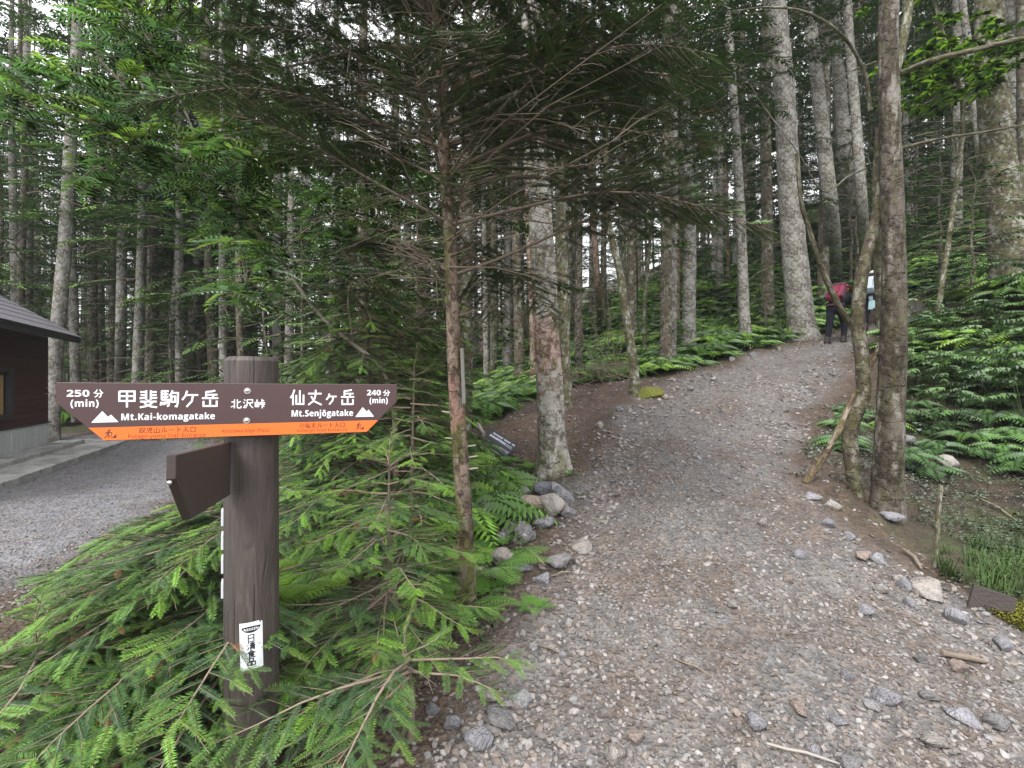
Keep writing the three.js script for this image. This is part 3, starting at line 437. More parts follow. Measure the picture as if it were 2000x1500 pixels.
  for (const [u, d, kd, sc, tn, label] of [[705, 6.6, KINDS.leafy[2], 0.62, 1.2, 'dark leafy fir behind the thicket, its boughs closing the view above the signpost'], [905, 6.9, KINDS.leafy[0], 0.75, 2.9, 'dark fir directly behind the slim spruce'], [1300, 10.2, KINDS.leafy[2], 0.8, 0.3, 'fir with low hanging boughs behind the crooked sapling'], [1130, 9.9, KINDS.mid[0], 0.6, 4.4, 'slender fir with drooping boughs right of the white trunk'], [480, 9.6, KINDS.leafy[1], 0.7, 3.6, 'bushy fir at the road edge behind the signpost']]) firTree(kd, B.brown, ground((u - 1000) / FOCAL * d, d), sc, tn, label, 'leafy firs behind the post');
  const lk = firKind(545, 15, 3.6, { len: 2.7, gap: 0.3, r: 0.13, dark: C(0.085, 0.17, 0.035), light: C(0.22, 0.4, 0.05) });
  for (const [u, d, sc, tn, label] of [[262, 13.4, 1, 0.5, 'light green fir across the road above the signboard'], [438, 12.9, 0.95, 2.5, 'light green fir across the road behind the post top'], [40, 14.6, 1.1, 4.5, 'light green fir rising behind the hut roof'], [150, 15.2, 1.15, 3.1, 'light green fir right of the white patchy trunk behind the hut'], [352, 13.6, 1.0, 5.2, 'light green fir across the road, between two others, above the mountain name'], [560, 12.2, 0.9, 1.4, 'light green fir at the wood edge right of the post top'], [640, 9.2, 0.8, 0.2, 'light green fir above the dark thicket']]) firTree(lk, B.pale, ground((u - 1000) / FOCAL * d, d), sc, tn, label, 'light green firs across the road');
  // an old fir draped in yellow green lichen
  const yk = firKind(541, 9, 1.5, { len: 0.8, gap: 0.1, r: 0.09, step: 0.16, shoot: 0.14, bare: 0.05, dark: C(0.17, 0.15, 0.03), light: C(0.26, 0.23, 0.045) });
  firTree(yk, B.mossy, ground(-2.15, 7.3), 0.62, 1, 'yellow green lichen draped fir behind the dark thicket', undefined);
}

// ---------------------------------------------------------------- mountain ash with feathered leaves reaching over the road
const leaflet = (s, p, d, l, w, c) => { const lat = V(0, 1, 0).cross(d).normalize(), m = p.clone().addScaledVector(d, l * 0.45), e = p.clone().addScaledVector(d, l).add(V(0, -l * 0.12, 0)); const up = V(0, 1, 0); s.kite(p, m.clone().addScaledVector(lat, w).add(V(0, w * 0.3, 0)), e, m.clone().add(V(0, -w * 0.15, 0)), c, up.clone().addScaledVector(lat, -0.3).normalize()); s.kite(p, m.clone().add(V(0, -w * 0.15, 0)), e, m.clone().addScaledVector(lat, -w).add(V(0, w * 0.3, 0)), c, up.clone().addScaledVector(lat, 0.3).normalize()); };
const ashLeaf = (() => { const s = new Shape3(), R = rng(71), q = (t) => V(0.2 * t, 0.02 * t - 0.07 * t * t, 0); s.tube([q(0), q(0.33), q(0.66), q(1)], [0.0016, 0.0007], 3, { c: C(0.9, 0.6, 0.4) }); for (let k = 0; k < 6; k++) for (const z of [-1, 1]) leaflet(s, q(0.2 + k * 0.13), V(0.55, R.s(0.08), z).normalize(), 0.062 * (1 - 0.05 * Math.abs(k - 2)), 0.0105, C(1, 1, R.r(0.85, 1.1))); leaflet(s, q(1), V(1, -0.2, 0).normalize(), 0.06, 0.011, C(1, 1, 1)); return s.geo(); })();
const broadLeaf = (() => { const s = new Shape3(); leaflet(s, V(), V(1, 0, 0), 0.085, 0.03, C(1, 1, 1)); return s.geo(); })();
function leafyTree(name, label, category, foot, stems, o) {   // stems: world lines with radii, leaves gathered along their outer ends
  const t = base(name, foot, label, category, o.group), R = rng(o.seed), wood = new Shape3(), list = [];
  for (const st of stems) {
    const pts = new THREE.CatmullRomCurve3(st.p.map((p) => p.clone().sub(foot)), false, 'centripetal').getPoints(24); wood.tube(pts, [st.r[0], st.r[1]], 7, { rep: 1, bump: (a, l) => 1 + 0.12 * (fbm(a, l * 14, o.seed) - 0.5) });
    const n = st.leaves ?? 0;
    for (let k = 0; k < n; k++) {
      const f = lerp(st.from ?? 0.3, 1, R()), p = pts[Math.min(24, Math.round(f * 24))], tip = p.clone().add(V(R.s(st.spread ?? 0.3), R.r(-0.12, 0.22), R.s(st.spread ?? 0.3)));
      wood.tube([p, p.clone().lerp(tip, 0.5).add(V(0, 0.03, 0)), tip], [0.0035, 0.0014], 4);
      for (let j = 0; j < (o.per ?? 4); j++) { const az = R.r(0, 6.28), d = V(Math.cos(az), R.r(-0.25, 0.25), Math.sin(az)), g = R.r(0.7, 1.25); list.push({ m: along(tip.clone().addScaledVector(d, 0.01), d, (o.scale ?? 1) * R.r(0.75, 1.15), R, 0.35), c: R.pick(o.colors).clone().multiplyScalar(g) }); }
    }
  }
  mesh('branches', wood.geo(), o.bark, t); instances('leaves', o.leaf, leafMat, list, t); return t;
}
{
  const P = (u, v, d) => place(u, v, d), f = ground(-0.95, 3.75), g = [C(0.15, 0.33, 0.08), C(0.19, 0.4, 0.08), C(0.3, 0.5, 0.07), C(0.2, 0.38, 0.16)];
  leafyTree('mountain_ash', 'leaning mountain ash with feathered leaves arching over the road', 'tree', f, [
    { p: [f.clone().add(V(0, -0.1, 0)), P(772, 830, 3.8), P(748, 722, 3.8), P(690, 672, 3.85), P(620, 610, 3.9), P(540, 500, 3.9), P(470, 420, 3.85), P(420, 360, 3.7), P(300, 230, 3.4), P(190, 110, 3.2)], r: [0.022, 0.006], leaves: 60, from: 0.55, spread: 0.28 },
    { p: [P(520, 478, 3.9), P(440, 380, 3.6), P(330, 300, 3.2), P(180, 240, 3.0), P(20, 190, 2.9)], r: [0.011, 0.003], leaves: 46, spread: 0.26 },
    { p: [P(470, 420, 3.85), P(445, 350, 3.6), P(470, 310, 3.3), P(530, 290, 3.1)], r: [0.008, 0.003], leaves: 24, spread: 0.22, from: 0.5 },
    { p: [P(540, 500, 3.9), P(610, 440, 3.9), P(680, 410, 3.8), P(740, 400, 3.7)], r: [0.008, 0.003], leaves: 18, spread: 0.2, from: 0.5 },
    { p: [P(620, 610, 3.9), P(560, 590, 3.6), P(500, 560, 3.4), P(470, 545, 3.2)], r: [0.007, 0.003], leaves: 16, spread: 0.2, from: 0.5 },
    { p: [P(300, 230, 3.4), P(240, 290, 3.2), P(195, 335, 3.0)], r: [0.006, 0.002], leaves: 12, spread: 0.14, from: 0.6 },
    { p: [P(420, 360, 3.7), P(330, 150, 3.5), P(250, 20, 3.4), P(150, -60, 3.4)], r: [0.01, 0.003], leaves: 40, spread: 0.35, from: 0.4 },
    { p: [P(690, 672, 3.85), P(680, 570, 3.7), P(700, 520, 3.6), P(660, 500, 3.5)], r: [0.007, 0.002], leaves: 16, spread: 0.22, from: 0.5 },
  ], { seed: 55, bark: std({ color: C(0.3, 0.26, 0.21) }), leaf: ashLeaf, colors: g, per: 4, scale: 1.15 });
}

// ---------------------------------------------------------------- the forked mossy tree and its crooked companion right of the trail
{
  const d0 = 4.75;
  const A = namedTree('maple_tree', 'thick mossy trunk with pale lichen patches, right of the trail in front of the hikers', { line: [[1732, 1002], [1738, 850], [1744, 700], [1746, 560], [1744, 400], [1738, 250], [1736, 100], [1738, -40]], r: [0.165, 0.08], w: [74, 62, 58, 52, 48, 45, 42, 40], bark: B.paleTint, n: 150, sides: 36, top: 9, seed: 51, flare: 0.2, amp: 0.1, color: (p, a) => { const n = fbm(a * 7, p.y * 2.2, 81), m = fbm(a * 12, p.y * 5, 83); return C(0.4, 0.35, 0.31).lerp(C(0.19, 0.155, 0.115), smooth(0.42, 0.58, n) * 0.9).lerp(C(0.28, 0.28, 0.11), smooth(0.54, 0.66, m) * 0.55).lerp(C(0.95, 0.92, 0.9), smooth(0.6, 0.68, fbm(a * 10, p.y * 4, 85)) * 0.7); } });
  const P = (u, v, d = d0) => place(u, v, d).sub(A.foot), w = new Shape3(), put = (list, r, n = 24, sides = 10) => w.tube(new THREE.CatmullRomCurve3(list, false, 'centripetal').getPoints(n), r, sides, { rep: 1, vs: 1, bump: (a, l) => 1 + 0.12 * (fbm(a * 2, l * 10, 91) - 0.5) });
  put([P(1722, 640, 4.66), P(1716, 520, 4.62), P(1714, 400, 4.6), P(1718, 290, 4.6), P(1740, 180, 4.6), P(1768, 60, 4.6), P(1782, -60, 4.6), P(1800, -400, 4.7)], [0.042, 0.036], 40, 14);
  put([P(1762, 142, 4.6), P(1820, 118, 4.3), P(1900, 98, 4.1), P(2010, 72, 3.9), P(2200, 30, 3.8)], [0.026, 0.016]);
  put([P(1700, 215, 4.6), P(1690, 150, 4.5), P(1672, 105, 4.4), P(1630, 55, 4.2), P(1570, 22, 4.1), P(1500, 14, 4), P(1430, 22, 3.9)], [0.02, 0.006]);
  put([P(1752, 292, 4.7), P(1830, 272, 4.5), P(1920, 258, 4.4), P(2020, 240, 4.3)], [0.016, 0.008]);
  put([P(1690, 330, 4.6), P(1655, 345, 4.4), P(1610, 375, 4.3), P(1560, 300, 4.2), P(1480, 190, 4.1), P(1440, 120, 4)], [0.009, 0.003]);
  put([P(1712, 120, 4.6), P(1660, 140, 4.5), P(1600, 175, 4.4)], [0.009, 0.004]);
  const R = rng(5151);
  for (let k = 0; k < 60; k++) { const s = P(R.r(1740, 1960), R.r(230, 500), R.r(4, 4.8)), az = R.r(-0.6, 0.8), l = R.r(0.2, 0.8), dd = V(Math.cos(az), R.s(0.3), -Math.sin(az)); put([s, s.clone().addScaledVector(dd, l * 0.5).add(V(0, R.s(0.04), 0)), s.clone().addScaledVector(dd, l)], [0.004, 0.0012], 5, 4); }
  mesh('limbs', w.geo(true), B.mossy, A.t);
  // the crooked companion
  const f = hit(1668, 962), Q = (u, v, d) => place(u, v, d).sub(f), c = base('maple_tree', f, 'thin crooked stem bent at knee height beside the thick mossy trunk', 'tree'), s = new Shape3();
  const dd = -f.z, tube = (list, r, n = 60, sides = 14) => s.tube(new THREE.CatmullRomCurve3(list, false, 'centripetal').getPoints(n), r, sides, { rep: 1, vs: 1, bump: (a, l) => 1 + 0.25 * (fbm(Math.cos(a) + 3, Math.sin(a) + l * 6, 95) - 0.5) });
  tube([V(0.05, -0.15, 0), Q(1668, 930, dd), Q(1660, 850, dd), Q(1670, 812, dd), Q(1685, 775, dd - 0.03), Q(1686, 720, dd - 0.04), Q(1677, 640, dd), Q(1680, 560, dd), Q(1700, 470, dd), Q(1718, 400, dd), Q(1722, 250, dd)], Array.from({ length: 61 }, (_, k) => (lerp(34, 25, k / 60) / 2 / FOCAL) * dd * 0.81));
  tube([Q(1668, 642, dd), Q(1640, 600, dd - 0.1), Q(1618, 555, dd - 0.15), Q(1600, 510, dd - 0.2), Q(1578, 440, dd - 0.25), Q(1566, 400, dd - 0.3), Q(1556, 300, dd - 0.3)], Array.from({ length: 31 }, (_, k) => (lerp(15, 7, k / 30) / 2 / FOCAL) * dd * 0.83), 30, 10);
  mesh('trunk', s.geo(true), barkMossy({ color: C(0.62, 0.58, 0.55) }), c);
  // leaves of the maple high on the right
  leafyTree('maple_tree', 'bright green maple foliage at the top right behind the forked trunk', 'tree', ground(8.4, 9.4), [
    { p: [ground(8.4, 9.4), place(1860, 420, 9.2), place(1880, 200, 9), place(1840, 60, 8.8), place(1800, -100, 8.6)], r: [0.05, 0.02], leaves: 60, spread: 0.8, from: 0.55 },
    { p: [place(1880, 200, 9), place(1830, 150, 8.7), place(1790, 120, 8.4)], r: [0.015, 0.006], leaves: 45, spread: 0.6 },
    { p: [place(1870, 300, 9), place(1850, 190, 8.6), place(1800, 205, 8.3)], r: [0.015, 0.006], leaves: 40, spread: 0.6 },
    { p: [place(1880, 200, 9), place(1940, 120, 8.7), place(2020, 60, 8.4)], r: [0.015, 0.006], leaves: 40, spread: 0.6 },
  ], { seed: 57, bark: B.mossy, leaf: broadLeaf, colors: [C(0.2, 0.4, 0.025), C(0.26, 0.46, 0.03), C(0.13, 0.28, 0.03)], per: 11, scale: 1.8 });
  // twiggy leaves on the crooked sapling by the trail
  const cf = crooked.foot;
  leafyTree('shrub', 'spindly leafy shrub of thin dark stems left of the crooked sapling', 'shrub', ground(1.75, 9.2), Array.from({ length: 9 }, (_, k) => { const b = ground(1.75 + (k % 3) * 0.2, 9.2 + k * 0.12); return { p: [b, b.clone().add(V(-0.3 + k * 0.08, 0.7, 0)), b.clone().add(V(-0.6 + k * 0.16, 1.4 + (k % 4) * 0.2, 0.1))], r: [0.014, 0.004], leaves: 7, spread: 0.35, from: 0.35 }; }), { seed: 58, bark: twigMat, leaf: broadLeaf, colors: [C(0.09, 0.19, 0.04), C(0.06, 0.13, 0.03)], per: 5, scale: 1.0 });
}
// ---------------------------------------------------------------- ferns and ground cover
function fernGeo(seed, n, L, o = {}) {              // a rosette of arching fronds; fine ones carry divided side leaves
  const R = rng(seed), s = new Shape3(), up = V(0, 1, 0);
  for (let k = 0; k < n; k++) {
    const az = (k / n) * 6.283 + R.s(0.3), l = L * R.r(0.75, 1.1), el = o.flat ? R.r(0.35, 0.75) : R.r(0.6, 1.05), h = V(Math.cos(az), 0, Math.sin(az)), q = (t) => h.clone().multiplyScalar(l * t * Math.cos(el * (1 - 0.5 * t))).add(V(0, l * (Math.sin(el) * t - (o.arch ?? 0.66) * Math.sin(el) * t * t) + (o.lift ?? 0) * Math.min(1, t * 4), 0));
    const tone = R.r(0.8, 1.15), stem = C(0.5 * tone, 0.5 * tone, 0.25);
    s.tube([q(0), q(0.25), q(0.5), q(0.75), q(1)], [0.003, 0.0008], 3, { c: stem });
    const m = o.pairs ?? 12;
    for (let j = 0; j < m; j++) {
      const t = 0.22 + (0.78 * j) / m, p = q(t), d = q(Math.min(1, t + 0.03)).sub(q(t - 0.03)).normalize(), lat = up.clone().cross(d).normalize(), nn = d.clone().cross(lat).negate().normalize(); if (nn.y < 0) nn.negate();
      const pl = l * 0.34 * Math.pow(1 - (t - 0.22) / 0.8, 0.8) * (j === 0 ? 0.8 : 1) + 0.01;
      for (const z of [-1, 1]) {
        const pd = lat.clone().multiplyScalar(z).addScaledVector(d, 0.45).add(V(0, -(o.hang ?? 0.15), 0)).normalize(), g = tone * R.r(0.85, 1.12), c = C(g, g, g);
        if (!o.fine) { const w = pl * 0.2, a = p.clone().addScaledVector(pd, pl * 0.35); s.kite(p, a.clone().addScaledVector(d, w), p.clone().addScaledVector(pd, pl), a.clone().addScaledVector(d, -w), c, nn); continue; }
        const pd2 = d, kN = Math.max(3, Math.round(pl / 0.011));
        for (let i = 0; i < kN; i++) { const b = p.clone().addScaledVector(pd, (pl * (i + 0.3)) / kN), ll = 0.34 * pl * (1 - i / kN) * 0.75 + 0.006; for (const y of [-1, 1]) { const e = b.clone().addScaledVector(pd2, y * ll).addScaledVector(pd, ll * 0.5).add(V(0, -0.003, 0)), w = pl / kN * 0.55; s.kite(b.clone().addScaledVector(pd, -w * 0.4), b.clone().lerp(e, 0.5).addScaledVector(pd, -w * 0.7), e, b.clone().lerp(e, 0.5).addScaledVector(pd, w * 0.7), c, nn); } }
      }
    }
  }
  return s.geo();
}
const FERN_FINE = [fernGeo(601, 7, 0.42, { fine: true, pairs: 13 }), fernGeo(602, 6, 0.5, { fine: true, pairs: 14, flat: true, lift: 0.05 })];
const FERN = [fernGeo(611, 9, 0.5, { pairs: 12, arch: 1.0, hang: 0.4 }), fernGeo(612, 8, 0.55, { pairs: 12, arch: 1.25, hang: 0.45, lift: 0.12 }), fernGeo(613, 7, 0.45, { pairs: 10, arch: 1.1, hang: 0.5, lift: 0.12 })];
const sapling = (() => { const s = new Shape3(), R = rng(625); for (let k = 0; k < 9; k++) { const az = R.r(0, 6.28), l = R.r(0.25, 0.5), y = R.r(0.15, 0.75), h = V(Math.cos(az), 0, Math.sin(az)), q = (t) => h.clone().multiplyScalar(l * t).add(V(0, y * Math.min(1, t * 3) + 0.1 * t - 0.12 * t * t, 0)); s.tube([q(0), q(0.33), q(0.66), q(1)], [0.004, 0.0012], 3, { c: C(0.5, 0.4, 0.25) }); for (let j = 0; j < 9; j++) for (const z of [-1, 1]) { const p = q(0.35 + j * 0.075), d = V(-h.z * z, -R.r(0.35, 0.9), h.x * z).addScaledVector(h, R.r(0.3, 0.9)).normalize(), g = R.r(0.8, 1.15); leaflet(s, p, d, R.r(0.06, 0.1), R.r(0.018, 0.028), C(g, g, g)); } } return s.geo(); })();
const herb = (() => { const s = new Shape3(), R = rng(620); for (let k = 0; k < 14; k++) { const az = R.r(0, 6.28), r = R.r(0.02, 0.16), y = R.r(0.02, 0.14), p = V(Math.cos(az) * r, y, Math.sin(az) * r); leaflet(s, p, V(Math.cos(az + R.s(1)), R.s(0.2), Math.sin(az + R.s(1))).normalize(), R.r(0.04, 0.08), R.r(0.014, 0.024), C(1, 1, 1)); } return s.geo(); })();
const grassTuft = (() => { const s = new Shape3(), R = rng(621); for (let k = 0; k < 26; k++) { const az = R.r(0, 6.28), l = R.r(0.12, 0.3), b = V(R.s(0.06), 0, R.s(0.06)), h = V(Math.cos(az), 0, Math.sin(az)), lat = V(-h.z, 0, h.x).multiplyScalar(0.0035), m = b.clone().addScaledVector(h, l * 0.3).add(V(0, l * 0.75, 0)), e = b.clone().addScaledVector(h, l * 0.8).add(V(0, l * 0.75, 0)), c = C(R.r(0.8, 1.1), R.r(0.8, 1.1), 0.8); s.kite(b.clone().add(lat), b.clone().sub(lat), m.clone().sub(lat), m.clone().add(lat), c, V(0, 1, 0)); s.kite(m.clone().add(lat), m.clone().sub(lat), e, e, c, V(0, 1, 0)); } return s.geo(); })();
const fernTone = (c) => { const m = fernMat.clone(); m.color = c; return m; };
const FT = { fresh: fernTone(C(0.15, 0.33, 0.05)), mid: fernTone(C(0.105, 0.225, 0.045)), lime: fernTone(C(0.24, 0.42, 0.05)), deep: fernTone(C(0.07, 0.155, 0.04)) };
{
  const R = rng(640);
  const fern = (p, geo, mat, sc, label, group) => { const m = mesh('fern', geo, mat); m.position.copy(p).add(V(0, -0.015, 0)); m.rotation.y = R.r(0, 6.28); m.scale.setScalar(sc * R.r(0.85, 1.15)); tag(m, label, 'fern', group); };
  for (const [u, v, sc, i] of [[905, 1190, 0.8], [955, 1125, 1.15], [960, 1060, 1.1], [935, 1005, 1.05], [880, 1110, 1.0], [965, 965, 1.0], [990, 930, 0.95], [1035, 915, 0.8], [940, 930, 1.05], [1000, 905, 0.8], [870, 1020, 1.1], [905, 960, 1.1]].sort((a, b) => b[1] - a[1]).entries().map(([i, e]) => [...e, i])) fern(hit(u, v), R.pick(FERN_FINE), FT.fresh, sc * 0.85, `fresh green fern by the slim spruce foot, ${ordinal(i + 1)} going uphill`, 'ferns by the slim spruce');
  for (const [u, v, sc] of [[1040, 1185, 0.35], [1100, 905, 0.45], [1112, 925, 0.4], [960, 1150, 0.4]]) fern(hit(u, v), FERN_FINE[0], FT.fresh, sc, 'tiny fern sprig on bare ground at the trail edge', 'fern sprigs at the trail edge');
  for (const [x, d, sc] of [[-1.55, 2.95, 1.1], [-1.75, 3.2, 1.15], [-1.45, 3.3, 1.1], [-2.0, 3.0, 0.9], [-1.85, 3.6, 1]]) fern(ground(x, d), R.pick(FERN_FINE), FT.lime, sc, 'lime green fern below the back of the second signboard', 'lime ferns at the road edge');
  for (const [x, d, sc] of [[-1.05, 1.5, 0.6], [-0.9, 1.42, 0.65], [-0.75, 1.5, 0.5], [-1.2, 1.6, 0.6]]) fern(ground(x, d), FERN_FINE[0], FT.lime, sc, 'yellow green fern at the very foot of the signpost', 'ferns at the signpost foot');
  // counted ferns of the banks, then the cover that runs on behind them
  let n = 0;
  const bank = (count, u0, u1, v0, v1, mats, sc0, sc1, label, group) => { for (let k = 0, got = 0; k < count * 8 && got < count; k++) { const p = hit(R.r(u0, u1), R.r(v0, v1)), d = -p.z; if (d > 17 || signedIn(TRAIL, p.x, d) > -0.35 || signedIn(LITTER, p.x, d) > -0.1) continue; got++; fern(p, R.pick(FERN), R.pick(mats), R.r(sc0, sc1), label, group); } };
  const saplings = (count, u0, u1, v0, v1, label, group) => { for (let k = 0, got = 0; k < count * 8 && got < count; k++) { const p = hit(R.r(u0, u1), R.r(v0, v1)), d = -p.z; if (d > 17 || signedIn(TRAIL, p.x, d) > -0.4 || signedIn(LITTER, p.x, d) > -0.1) continue; got++; const m = mesh('sapling', sapling, R.pick([FT.mid, FT.mid, FT.deep])); m.position.copy(p).add(V(0, -0.02, 0)); m.rotation.y = R.r(0, 6.28); m.scale.setScalar(R.r(0.7, 1.3)); tag(m, label, 'sapling', group); } };
  saplings(45, 1770, 2080, 560, 860, 'leafy sapling among the ferns on the shaded right bank', 'saplings on the right bank'); saplings(30, 1230, 1540, 590, 690, 'leafy sapling on the green slope left of the broad rough trunk', 'saplings on the middle slope'); saplings(20, 900, 1240, 690, 770, 'leafy sapling in the green belt behind the white trunk', 'saplings behind the white trunk');
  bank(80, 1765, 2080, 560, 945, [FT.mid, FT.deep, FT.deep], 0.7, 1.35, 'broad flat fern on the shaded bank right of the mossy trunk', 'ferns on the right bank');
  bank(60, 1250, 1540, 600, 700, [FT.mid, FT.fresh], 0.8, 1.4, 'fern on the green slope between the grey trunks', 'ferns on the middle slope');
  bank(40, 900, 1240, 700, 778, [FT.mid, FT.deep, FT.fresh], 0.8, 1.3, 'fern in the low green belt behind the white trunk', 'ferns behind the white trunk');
  bank(18, 1560, 1660, 750, 880, [FT.mid, FT.deep], 0.5, 0.9, 'fern at the trail edge left of the crooked stem', 'ferns by the crooked stem');
  const lists = FERN.map(() => []), herbs = [], moss = [];
  for (let k = 0; k < 34000; k++) {
    const d = 4 + 56 * Math.pow(R(), 1.3), x = (R.r(-150, 2250) - 1000) / FOCAL * d, tr = signedIn(TRAIL, x, d), li = signedIn(LITTER, x, d), ro = signedIn(ROAD, x, d);
    if (tr > -0.5 || li > -0.2 || ro > -0.4 || (x < -8.5 && d < 14.5)) continue;
    const left = x < -1.5, dens = fbm(x * 0.9, d * 0.9, 651) + (left ? -0.22 : 0.08) + (x > 2.4 && d < 6.5 ? -1 : x > 4 && d < 13 ? -0.16 : 0);
    if (R() > smooth(0.42, 0.6, dens)) continue;
    const p = ground(x, d), c = (R() < 0.3 ? C(0.24, 0.42, 0.045) : R() < 0.5 ? C(0.15, 0.3, 0.045) : C(0.095, 0.2, 0.04)).multiplyScalar(R.r(0.7, 1.2)), s = R.r(0.8, 1.7) * (d > 14 ? 1.3 : 1);
    const e = { m: new THREE.Matrix4().makeRotationY(R.r(0, 6.28)).scale(V(s, s, s)).setPosition(p), c };
    R() < 0.72 ? R.pick(lists).push(e) : herbs.push(e);
  }
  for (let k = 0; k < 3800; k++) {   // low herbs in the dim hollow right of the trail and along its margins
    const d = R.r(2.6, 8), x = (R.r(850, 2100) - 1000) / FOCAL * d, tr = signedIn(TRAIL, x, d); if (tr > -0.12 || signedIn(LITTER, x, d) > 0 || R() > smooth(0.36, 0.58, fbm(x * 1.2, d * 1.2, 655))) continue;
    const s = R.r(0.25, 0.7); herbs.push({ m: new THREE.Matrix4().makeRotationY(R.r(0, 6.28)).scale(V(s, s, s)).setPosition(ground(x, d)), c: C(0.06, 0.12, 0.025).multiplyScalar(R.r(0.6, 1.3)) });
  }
  lists.forEach((l, i) => tag(instances('fern_undergrowth', FERN[i], fernMat, l), ['mass of feathery ferns covering the forest floor', 'mass of flat spreading ferns covering the forest floor', 'mass of small ferns covering the forest floor'][i], 'undergrowth', 'fern undergrowth'));
  tag(instances('herb_undergrowth', herb, leafMat, herbs), 'low leafy herbs on the forest floor and trail margins', 'undergrowth');
  const gl = []; for (let k = 0; k < 48; k++) { const p = hit(R.r(1835, 2010), R.r(1075, 1185)); if (signedIn(TRAIL, p.x, -p.z) > -0.02) continue; const s = R.r(0.35, 0.95); gl.push({ m: new THREE.Matrix4().makeRotationY(R.r(0, 6.28)).scale(V(s, s, s)).setPosition(p), c: C(0.07, 0.13, 0.025).multiplyScalar(R.r(0.7, 1.3)) }); }
  tag(instances('grass', grassTuft, fernMat, gl), 'dark green grass tufts along the right edge of the trail', 'grass');
  const ml = []; for (let k = 0; k < 2600; k++) { const near = R() < 0.5, p = near ? hit(R.r(1925, 2030), R.r(1180, 1300)) : hit(R.r(400, 520), R.r(1430, 1500)); if (near && signedIn(TRAIL, p.x, -p.z) > 0.08) continue; const s = R.r(0.12, 0.3); ml.push({ m: new THREE.Matrix4().makeRotationFromEuler(new THREE.Euler(R.s(0.5), R.r(0, 6.28), R.s(0.5))).scale(V(s, s, s)).setPosition(p), c: C(0.24, 0.24, 0.03).multiplyScalar(R.r(0.6, 1.2)) }); }
  tag(instances('moss_cushion', herb, fernMat, ml), 'yellow green moss cushion beside the trail', 'moss');
}

// ---------------------------------------------------------------- stones, gravel, sticks
function stoneGeo(seed, detail, sq = [1, 0.7, 0.85], sharp = 0.22) {
  let g = new THREE.IcosahedronGeometry(1, detail); g = mergeVertices(g.deleteAttribute('normal').deleteAttribute('uv')); const p = g.attributes.position, R = rng(seed), cuts = Array.from({ length: 13 }, () => ({ n: V(R.s(), R.s(), R.s()).normalize(), o: R.r(0.5, 0.88) })), v = V();
  for (let i = 0; i < p.count; i++) { v.fromBufferAttribute(p, i); const f = 1 + sharp * (fbm(v.x * 2 + seed, v.y * 2 + v.z * 2, seed, 3) - 0.5) * 2; v.multiplyScalar(f); for (const c of cuts) { const d = v.dot(c.n); if (d > c.o) v.addScaledVector(c.n, c.o - d); } p.setXYZ(i, v.x * sq[0], v.y * sq[1], v.z * sq[2]); }
  const uv = new Float32Array(p.count * 2); for (let i = 0; i < p.count; i++) { uv[i * 2] = p.getX(i) * 0.5 + p.getY(i) * 0.3; uv[i * 2 + 1] = p.getZ(i) * 0.5 + p.getY(i) * 0.4; } g.setAttribute('uv', new THREE.BufferAttribute(uv, 2));
  if (detail < 3) { g = g.toNonIndexed(); } g.computeVertexNormals(); return g;
}
const stoneTex = dataTex(512, 512, (x, y, o) => { const a = fbm(x * 6, y * 6, 701, 5, 6, 6), b = fbm(x * 60, y * 60, 703, 2, 60, 60), v = 0.55 + 0.6 * (a - 0.5) + 0.45 * (b - 0.5); o[0] = v; o[1] = v * 0.98; o[2] = v * 0.96; }), stoneBump = grey(512, 512, (x, y) => fbm(x * 16, y * 16, 705, 5, 16, 16));
const stoneMat = (c) => std({ color: c, map: stoneTex, bumpMap: stoneBump, bumpScale: 0.02, roughness: 0.9 });
const SM = [C(0.42, 0.42, 0.46), C(0.5, 0.46, 0.43), C(0.34, 0.33, 0.34), C(0.52, 0.42, 0.37), C(0.6, 0.6, 0.62), C(0.24, 0.25, 0.29)].map(stoneMat);
const ROCK = [0, 1, 2, 3, 4, 5].map((k) => stoneGeo(711 + k, 4, [1, 0.62 + 0.07 * (k % 3), 0.75 + 0.06 * k], 0.18));
